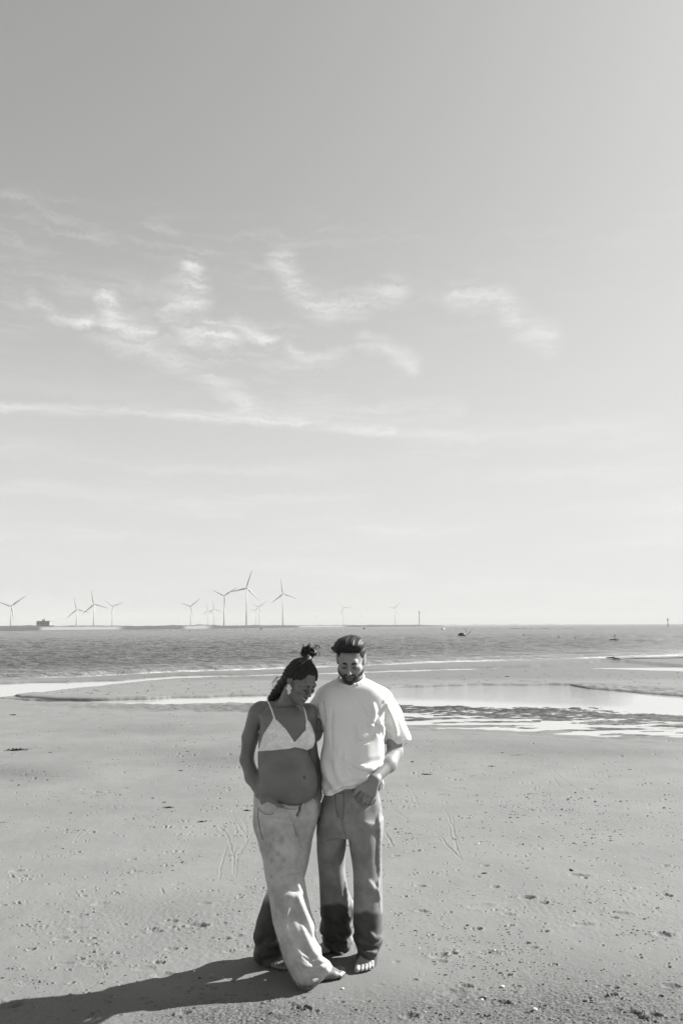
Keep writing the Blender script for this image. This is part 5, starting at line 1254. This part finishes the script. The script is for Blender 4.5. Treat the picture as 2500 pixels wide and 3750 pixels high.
strips(J, wj, wo_, [('pocket_edge', [(945, 2955), (960, 2970), (985, 2976), (1003, 2970), (1014, 2958)], .0040, light_d), ('pocket_stitch', [(946, 2962), (962, 2977), (986, 2983), (1006, 2976)], .0014, thread),
                   ('waistband', [(978, 2910), (1005, 2931), (1030, 2947), (1062, 2955), (1092, 2956)], .0062, light_d), ('waistband_stitch', [(985, 2926), (1010, 2944), (1035, 2957), (1062, 2963), (1090, 2964)], .0014, mid_d),
                   ('belt_loop', [(1026, 2940), (1028, 2958)], .0042, mid_d), ('belt_loop', [(1036, 2944), (1038, 2962)], .0030, light_d),
                   ('fly_flap', [(1138, 2918), (1122, 2936), (1108, 2948), (1106, 2968), (1098, 2990), (1080, 3008)], .0062, light_d), ('pocket_edge', [(1140, 2930), (1150, 2942), (1168, 2946)], .0032, light_d),
                   ('side_seam', [(946, 2958), (945, 2990), (951, 3030), (962, 3075)], .0022, thread), ('fly_seam', [(1073, 3016), (1082, 3045), (1093, 3080)], .0016, mid_d)])
fb = MB(); rr = random.Random(3)
for k in range(40):                       # frayed hem
    x_ = rr.uniform(1075, 1165); y_ = np.interp(x_, [1075, 1100, 1140, 1165], [3592, 3612, 3618, 3600]); p = J.surf(x_, y_ - 6)
    if p is None: continue
    p = p - wo_; e = p + np.array([rr.uniform(-.012, .014), rr.uniform(-.012, .0), -rr.uniform(.005, .014)]); e[2] = max(e[2], .003)
    fb.tube([p, (p + e) / 2 + np.array([rr.uniform(-.004, .004), -.004, 0]), e], [.0010, .0008, .0005], 4)
tag(fb.build('frayed_threads', mid_d, wj), kind='stuff')
AT_DY[0] = 0.05
# hair: scalp cap, bun, tail blown behind the neck
c0 = WW(0, -.01, .03); Hh = Vol((c0[0] - .24, c0[0] + .16), (c0[1] - .17, c0[1] + .21), (c0[2] - .19, c0[2] + .20), .0030, .0030)
s = WS
Hh.ell(WW(0, -.016, .043), (.0825 * s, .1000 * s, .0850 * s), WM, .01)
x, y, z = local_grid(Hh, WC, WM, WS); ax = np.abs(x)
hl = .080 - 1.5 * np.clip(ax - .028, 0, 1)       # parting line over the forehead, falling to the temples
cutf = np.minimum(y - .030 + .30 * np.clip(.06 - z, 0, 1), hl - z); cutf = np.minimum(cutf, 1)
ang = np.arctan2(x, y + .02)
Hh.F = Hh.F + ((np.sin(ang * 34 + 3 * np.sin(z * 35)) * .0018 + np.sin(ang * 15 + 2.5 * np.sin(z * 25 + 1)) * .0022) * (x > -.9)).astype(np.float32)
m_ = smax(Hh.F, cutf.astype(np.float32), .007)
earc = np.minimum(np.minimum(y + .032, .006 - z), ax - .045); m_ = smax(m_, earc.astype(np.float32), .004)
Hh.F = smax(m_, (-.060 - z + 0 * x).astype(np.float32), .01)
tail = [WW(-.045, -.050, .010), at(1035, 2515, 4.56), at(1012, 2540, 4.585), at(996, 2562, 4.60), at(988, 2600, 4.625)]
Hh.chain(tail, [.046, .034, .026, .022, .014], .025)
bun = at(1130, 2387, 4.52)
Hh.ell(bun, (.047, .042, .037), None, .01); Hh.ell(bun + np.array([.022, -.01, -.004]), (.024, .026, .022), None, .008); Hh.cap(WW(.0, -.02, .115), bun, .026, .022, .015)
x, y, z = local_grid(Hh, WC, WM, WS)
ang = np.arctan2(x, y + .02)
X, Y, Z = Hh.grid(); db = np.sqrt((X - bun[0])**2 + (Y - bun[1])**2 + (Z - bun[2])**2)
gro = 0 * ang
grb = np.sin(np.arctan2(Z - bun[2], X - bun[0]) * 5 + db * 260) * .0035
gt = np.sin((X * .7 + Z * .7) * 260 + 3 * np.sin(Z * 40)) * .0022
wb = sstep(.062 - db, 0, .015); wt = sstep(-(X - WC[0]) - .07, 0, .02)
Hh.F += ((gro * (1 - wt) + gt * wt) * (1 - wb) + grb * wb).astype(np.float32)
Hh.mesh('hair', hair_w, woman, wo_, smooth=1)
mb = MB()
def loose(p, q, sag, r, n=7):
    p = np.array(p); q = np.array(q); pts = []
    for i in range(n):
        t = i / (n - 1); pts.append(p + (q - p) * t + np.array(sag) * math.sin(math.pi * t) + np.array([rr.uniform(-1, 1), rr.uniform(-1, 1), rr.uniform(-1, 1)]) * .0015 - wo_)
    mb.tube(pts, [r * (1 - .7 * i / (n - 1)) for i in range(n)], 4)
for k in range(70):                       # flyaway strands along tail and nape
    a = at(rr.uniform(1015, 1060), rr.uniform(2475, 2530), 4.55); loose(a, a + np.array([-rr.uniform(.02, .06), rr.uniform(.0, .05), -rr.uniform(.0, .09)]), (-.01, 0, rr.uniform(-.01, .01)), rr.uniform(.0005, .0011))
for k in range(40):                       # locks of the tail
    a = at(1040 + rr.uniform(-8, 14), 2505 + rr.uniform(-14, 14), 4.55); e = at(985 + rr.uniform(-12, 10), 2590 + rr.uniform(-40, 10), 4.61 + rr.uniform(-.02, .02)); loose(a, e, (rr.uniform(-.012, .012), 0, rr.uniform(-.01, .015)), rr.uniform(.002, .0045))
for k in range(60):                       # loops and ends of the bun
    th = rr.uniform(0, 6.28); a = bun + np.array([.036 * math.cos(th), -.022 + rr.uniform(-.01, .01), .026 * math.sin(th)]); e = bun + np.array([.040 * math.cos(th + 1.6), -.025, .030 * math.sin(th + 1.6)])
    loose(a, e, (.007 * math.cos(th + .8), -.006, .007 * math.sin(th + .8)), rr.uniform(.0016, .0030))
for a, e, sg in (((1150, 2378), (1176, 2375), (.0, 0, .018)), ((1152, 2385), (1172, 2372), (0, 0, .004)), ((1148, 2370), (1165, 2368), (0, 0, .012)), ((1118, 2372), (1105, 2362), (0, 0, .008)), ((1125, 2368), (1138, 2358), (0, 0, .008)), ((1165, 2385), (1166, 2400), (.008, 0, 0))):
    for j in range(4): loose(at(a[0] + rr.uniform(-2, 2), a[1] + rr.uniform(-2, 2), 4.50), at(e[0] + rr.uniform(-3, 3), e[1] + rr.uniform(-3, 3), 4.50), sg, .0013)
for k in range(60):                       # locks combed from the hairline to the bun
    q = rr.uniform(-1, 1); z0 = .080 - 1.5 * max(0, abs(q) * .07 - .028); a = WW(q * .07, .072 - .05 * abs(q), z0 + .004); md = WW(q * .062, .030, .108 - .03 * abs(q)); e = WW(q * .02, -.012, .126)
    mb.tube([a - wo_, (a + md) / 2 + (md - WC) * .10 - wo_, md - wo_ + (md - WC) * .02, e - wo_], [.002, .0035, .0035, .002], 5)
tag(mb.build('hair_strands', hair_w, woman, True), kind='stuff')
# earring: cluster of little flowers hanging from the ear
AT_DY[0] = 0.0
er = MB(); e0 = WW(-.081, .004, -.030)
pearl = mat('pearl_white', .72, .35, .5)
e_top = at(1058, 2512, e0[1] - .012)
for i, (dx, dz, r) in enumerate(((0, 0, .0085), (.008, -.012, .0075), (-.006, -.013, .0075), (.001, -.025, .0085), (-.002, -.038, .0070), (.006, -.034, .005))):
    c = e_top + np.array([dx, -.002, dz])
    for j in range(5):
        w = j * 1.2566 + i; er.ball(c - wo_ + np.array([math.cos(w) * r * .62, -.001, math.sin(w) * r * .62]), (r * .52, r * .3, r * .52), 7, 5)
er.build('earring', pearl, woman, True)
tag(bpy.data.objects['earring'], kind=None)
# ----------------------------------------------------------------- wrack, shells and stones
AT_DY[0] = 0.0
weed_m = nmat('dry_seaweed', .010, .03, 30, .7, .3); shell_m = mat('pale_shell', .62, .5, .4); stone_m = nmat('dark_stone', .05, .11, 40, .7, .3)
rs = random.Random(77)
def flake(mb, c, r, ang, h, rnd, n=6):
    """one irregular chip lying on the sand"""
    V = []; 
    for z, t in ((0.0, 1.0), (h, .55)):
        for k in range(n):
            w = 2 * math.pi * k / n + ang; q = t * rnd.uniform(.65, 1.2)
            V.append((c[0] + r[0] * math.cos(w - ang) * q * math.cos(ang) - r[1] * math.sin(w - ang) * q * math.sin(ang), c[1] + r[0] * math.cos(w - ang) * q * math.sin(ang) + r[1] * math.sin(w - ang) * q * math.cos(ang), c[2] + z - .001))
    mb.add(V, [tuple(range(n, 2 * n))] + [(k, (k + 1) % n, n + (k + 1) % n, n + k) for k in range(n)])
def scatter(name, m, count, size, dens, label, elong=(1, 2.4), seed=1, hgt=.45):
    mb = MB(); rnd = random.Random(seed); k = 0; tries = 0
    while k < count and tries < count * 30:
        tries += 1; px = rnd.uniform(-150, 2650); py = 2600 + 1180 * rnd.random()**1.25
        if rnd.random() > dens(px, py): continue
        g = gnd(px, py); x, y = g[0], g[1]
        m_ = rnd.randint(1, 5) if rnd.random() < .35 else 1
        for j in range(m_):
            s = size * (y / 5)**.55 * rnd.uniform(.5, 1.0) * (1.9 if rnd.random() < .06 else 1)
            xx = x + (rnd.gauss(0, .045) if m_ > 1 else 0); yy = y + (rnd.gauss(0, .02) if m_ > 1 else 0)
            if abs(xx + .02) < .5 and abs(yy - 4.5) < .28: continue
            flake(mb, (xx, yy, ground_z(xx, yy)), (s * rnd.uniform(*elong), s), rnd.uniform(-.35, .35), s * hgt, rnd); k += 1
    return tag(mb.build(name, m), label, kind='stuff')
def G(px, py, x, y, rx, ry): return math.exp(-(((px - x) / rx)**2 + ((py - y) / ry)**2))
def dd(px, py):
    v = .16 + .5 * (fbm2(np.array([px * .004]), np.array([py * .009]), 3, 201)[0] > .08)
    v += .8 * G(px, py, 830, 2775, 250, 60) + .7 * G(px, py, 60, 2830, 160, 40) + .6 * G(px, py, 560, 2665, 330, 30) + .55 * G(px, py, 1650, 2760, 420, 70) + .5 * G(px, py, 2150, 2950, 420, 130) + .8 * G(px, py, 2150, 3700, 450, 110)
    v += .7 * G(px, py, 870, 3700, 230, 60) + .5 * G(px, py, 1650, 3500, 350, 140) - .14 * (py > 3000) * (px < 900)
    return min(1, max(.02, v))
scatter('wrack_specks', weed_m, 2900, .0050, dd, 'dark specks of wrack and grit strewn over the sand', seed=5)
scatter('shell_grit', shell_m, 750, .0032, dd, 'tiny pale shell fragments strewn over the sand', (1, 1.6), seed=6, hgt=.7)
scatter('sand_crumbs', nmat('sand_crumb', .16, .20, 30, .9, .1), 1500, .0065, lambda a, b_: dd(a, b_) * (b_ > 2900), 'small crumbs and casts of moist sand lying on the beach', (1, 1.7), seed=7, hgt=.8)
scatter('bar_specks', weed_m, 10, .004, dd, 'dark specks', seed=8) if False else None
mb = MB()
for k in range(520):                     # specks on the sand bar beyond the runnel
    px, py = rs.uniform(60, 2500), rs.uniform(2500, 2550) if rs.random() < .7 else rs.uniform(2452, 2500)
    if px > 1400: py -= 35
    g = gnd(px + rs.gauss(0, 8), py); s = rs.uniform(.008, .022)
    if ground_z(g[0], g[1]) > -.03: flake(mb, (g[0], g[1], ground_z(g[0], g[1])), (s * rs.uniform(1, 3), s), rs.uniform(-.2, .2), s * .5, rs)
tag(mb.build('sandbar_specks', weed_m), 'dark specks on the sand bar beyond the runnel', kind='stuff')
def clump(px, py, wpx, n, label, tail=None, cat='seaweed'):
    """a heap of torn weed; wpx = width in the photo"""
    g = gnd(px, py); w = wpx * g[1] / FPX; rnd = random.Random(int(px * 7 + py)); gz = ground_z(g[0], g[1])
    root = empty('seaweed_clump', (g[0], g[1], gz), label, cat)
    mb = MB()
    for k in range(n):
        a = np.array([rnd.gauss(0, w * .23), rnd.gauss(0, w * .07), rnd.uniform(0, .1) * w * .3]); th = rnd.gauss(0, .7) + (math.pi if rnd.random() < .5 else 0); L = w * rnd.uniform(.12, .35)
        e = a + np.array([math.cos(th) * L, math.sin(th) * L * .4, -a[2] * .5]); m_ = (a + e) / 2 + np.array([0, 0, w * rnd.uniform(.02, .10)])
        mb.tube([a, m_, e], [w * .018, w * .032, w * .008], 5, flat=.6)
    mb.build('fronds', weed_m, root)
    mb = MB(); mb.ball((0, 0, w * .02), (w * .20, w * .09, w * .07), 9, 5).build('matted_core', weed_m, root, True)
    if tail:
        t = gnd(*tail) - g; t[2] = 0; MB().tube([(0, 0, .004), tuple(t * .5 + np.array([0, .01, .006])), tuple(t)], [w * .02, w * .013, w * .005], 5).build('stalk', weed_m, root)
clump(60, 2748, 70, 26, 'large dark seaweed clump at the left with a thin stalk trailing to the right', (132, 2742))
clump(52, 2619, 34, 12, 'dark seaweed tuft at the far left, above the clump with the trailing stalk')
clump(618, 2958, 42, 16, 'dark seaweed scrap on the sand left of the woman, level with her hips')
clump(662, 2821, 26, 8, 'small curled seaweed scrap left of the bent elbow of the woman')
clump(740, 3010, 44, 10, 'thin flat strip of seaweed on the sand left of the thighs of the woman')
clump(1562, 2836, 40, 16, 'ragged seaweed clump right of the hand of the man')
clump(1800, 2806, 28, 10, 'small oblong seaweed scrap in the middle distance right of the couple')
clump(1858, 2478, 28, 8, 'dark scrap of wrack alone on the far sand bar, right of the man')
clump(2303, 2819, 20, 7, 'small seaweed scrap near the right edge, above the drag lines')
clump(640, 2592, 26, 8, 'dark tuft at the near rim of the runnel, left of the woman')
clump(903, 2969, 40, 12, 'flat dark seaweed tuft just left of the hip of the woman')
clump(1448, 3037, 30, 6, 'thin curved seaweed strand right of the thigh of the man')
def pebble(px, py, wpx, label, m, name='pebble', cat='pebble'):
    g = gnd(px, py); r = wpx * g[1] / FPX / 2; rnd = random.Random(int(px + py)); gz = ground_z(g[0], g[1])
    mb = MB(); mb.ball((0, 0, r * .35), (r, r * .8, r * .6), 10, 7); mb.v = [tuple(c * (1 + .08 * math.sin(9 * c / r + i)) for i, c in enumerate(v)) for v in mb.v]
    o = mb.build(name, m, None, True); o.location = (g[0], g[1], gz); return tag(o, label, cat)
pebble(1838, 3614, 15, 'pale rounded pebble lying on the sand at lower right', shell_m)
pebble(1957, 3696, 16, 'pale shell piece near the bottom, right of the pebble with the dark hollow', shell_m, 'shell', 'shell')
pebble(1763, 3655, 13, 'small pale pebble beside a dark hollow, low right of the feet of the man', shell_m)
pebble(1254, 3622, 10, 'tiny pale pebble just below the toes of the woman', shell_m)
pebble(712, 3556, 9, 'tiny pale pebble on the upper edge of the shadow of the couple', shell_m)
pebble(971, 3589, 10, 'pale shell speck inside the shadow, below the rear foot of the woman', shell_m, 'shell', 'shell')
pebble(1800, 3097, 12, 'small dark stone on the open sand right of the man, level with his thighs', stone_m, 'stone', 'stone')
pebble(1510, 2790, 10, 'small dark stone right of the forearm of the man', stone_m, 'stone', 'stone')
pebble(2089, 3186, 12, 'small dark stone above the two-part footprint at the right', stone_m, 'stone', 'stone')
# dark plank half afloat at the far right and at the left tip of the sand bar
g0_, g1_ = gnd(2218, 2408), gnd(2268, 2412)
r_ = empty('driftwood', (g0_[0], g0_[1], WL), 'dark driftwood beam at the water line at far right', 'driftwood'); e = g1_ - g0_; e[2] = 0
MB().tube([(0, 0, .04), tuple(e * .5 + np.array([0, 0, .07])), tuple(e + np.array([0, 0, .02]))], [.02, .045, .03], 7).build('beam', weed_m, r_)
MB().tube([tuple(e * .45 + np.array([0, 0, .07])), tuple(e * .62 + np.array([0, .1, .12]))], [.03, .02], 6).build('stub', weed_m, r_)
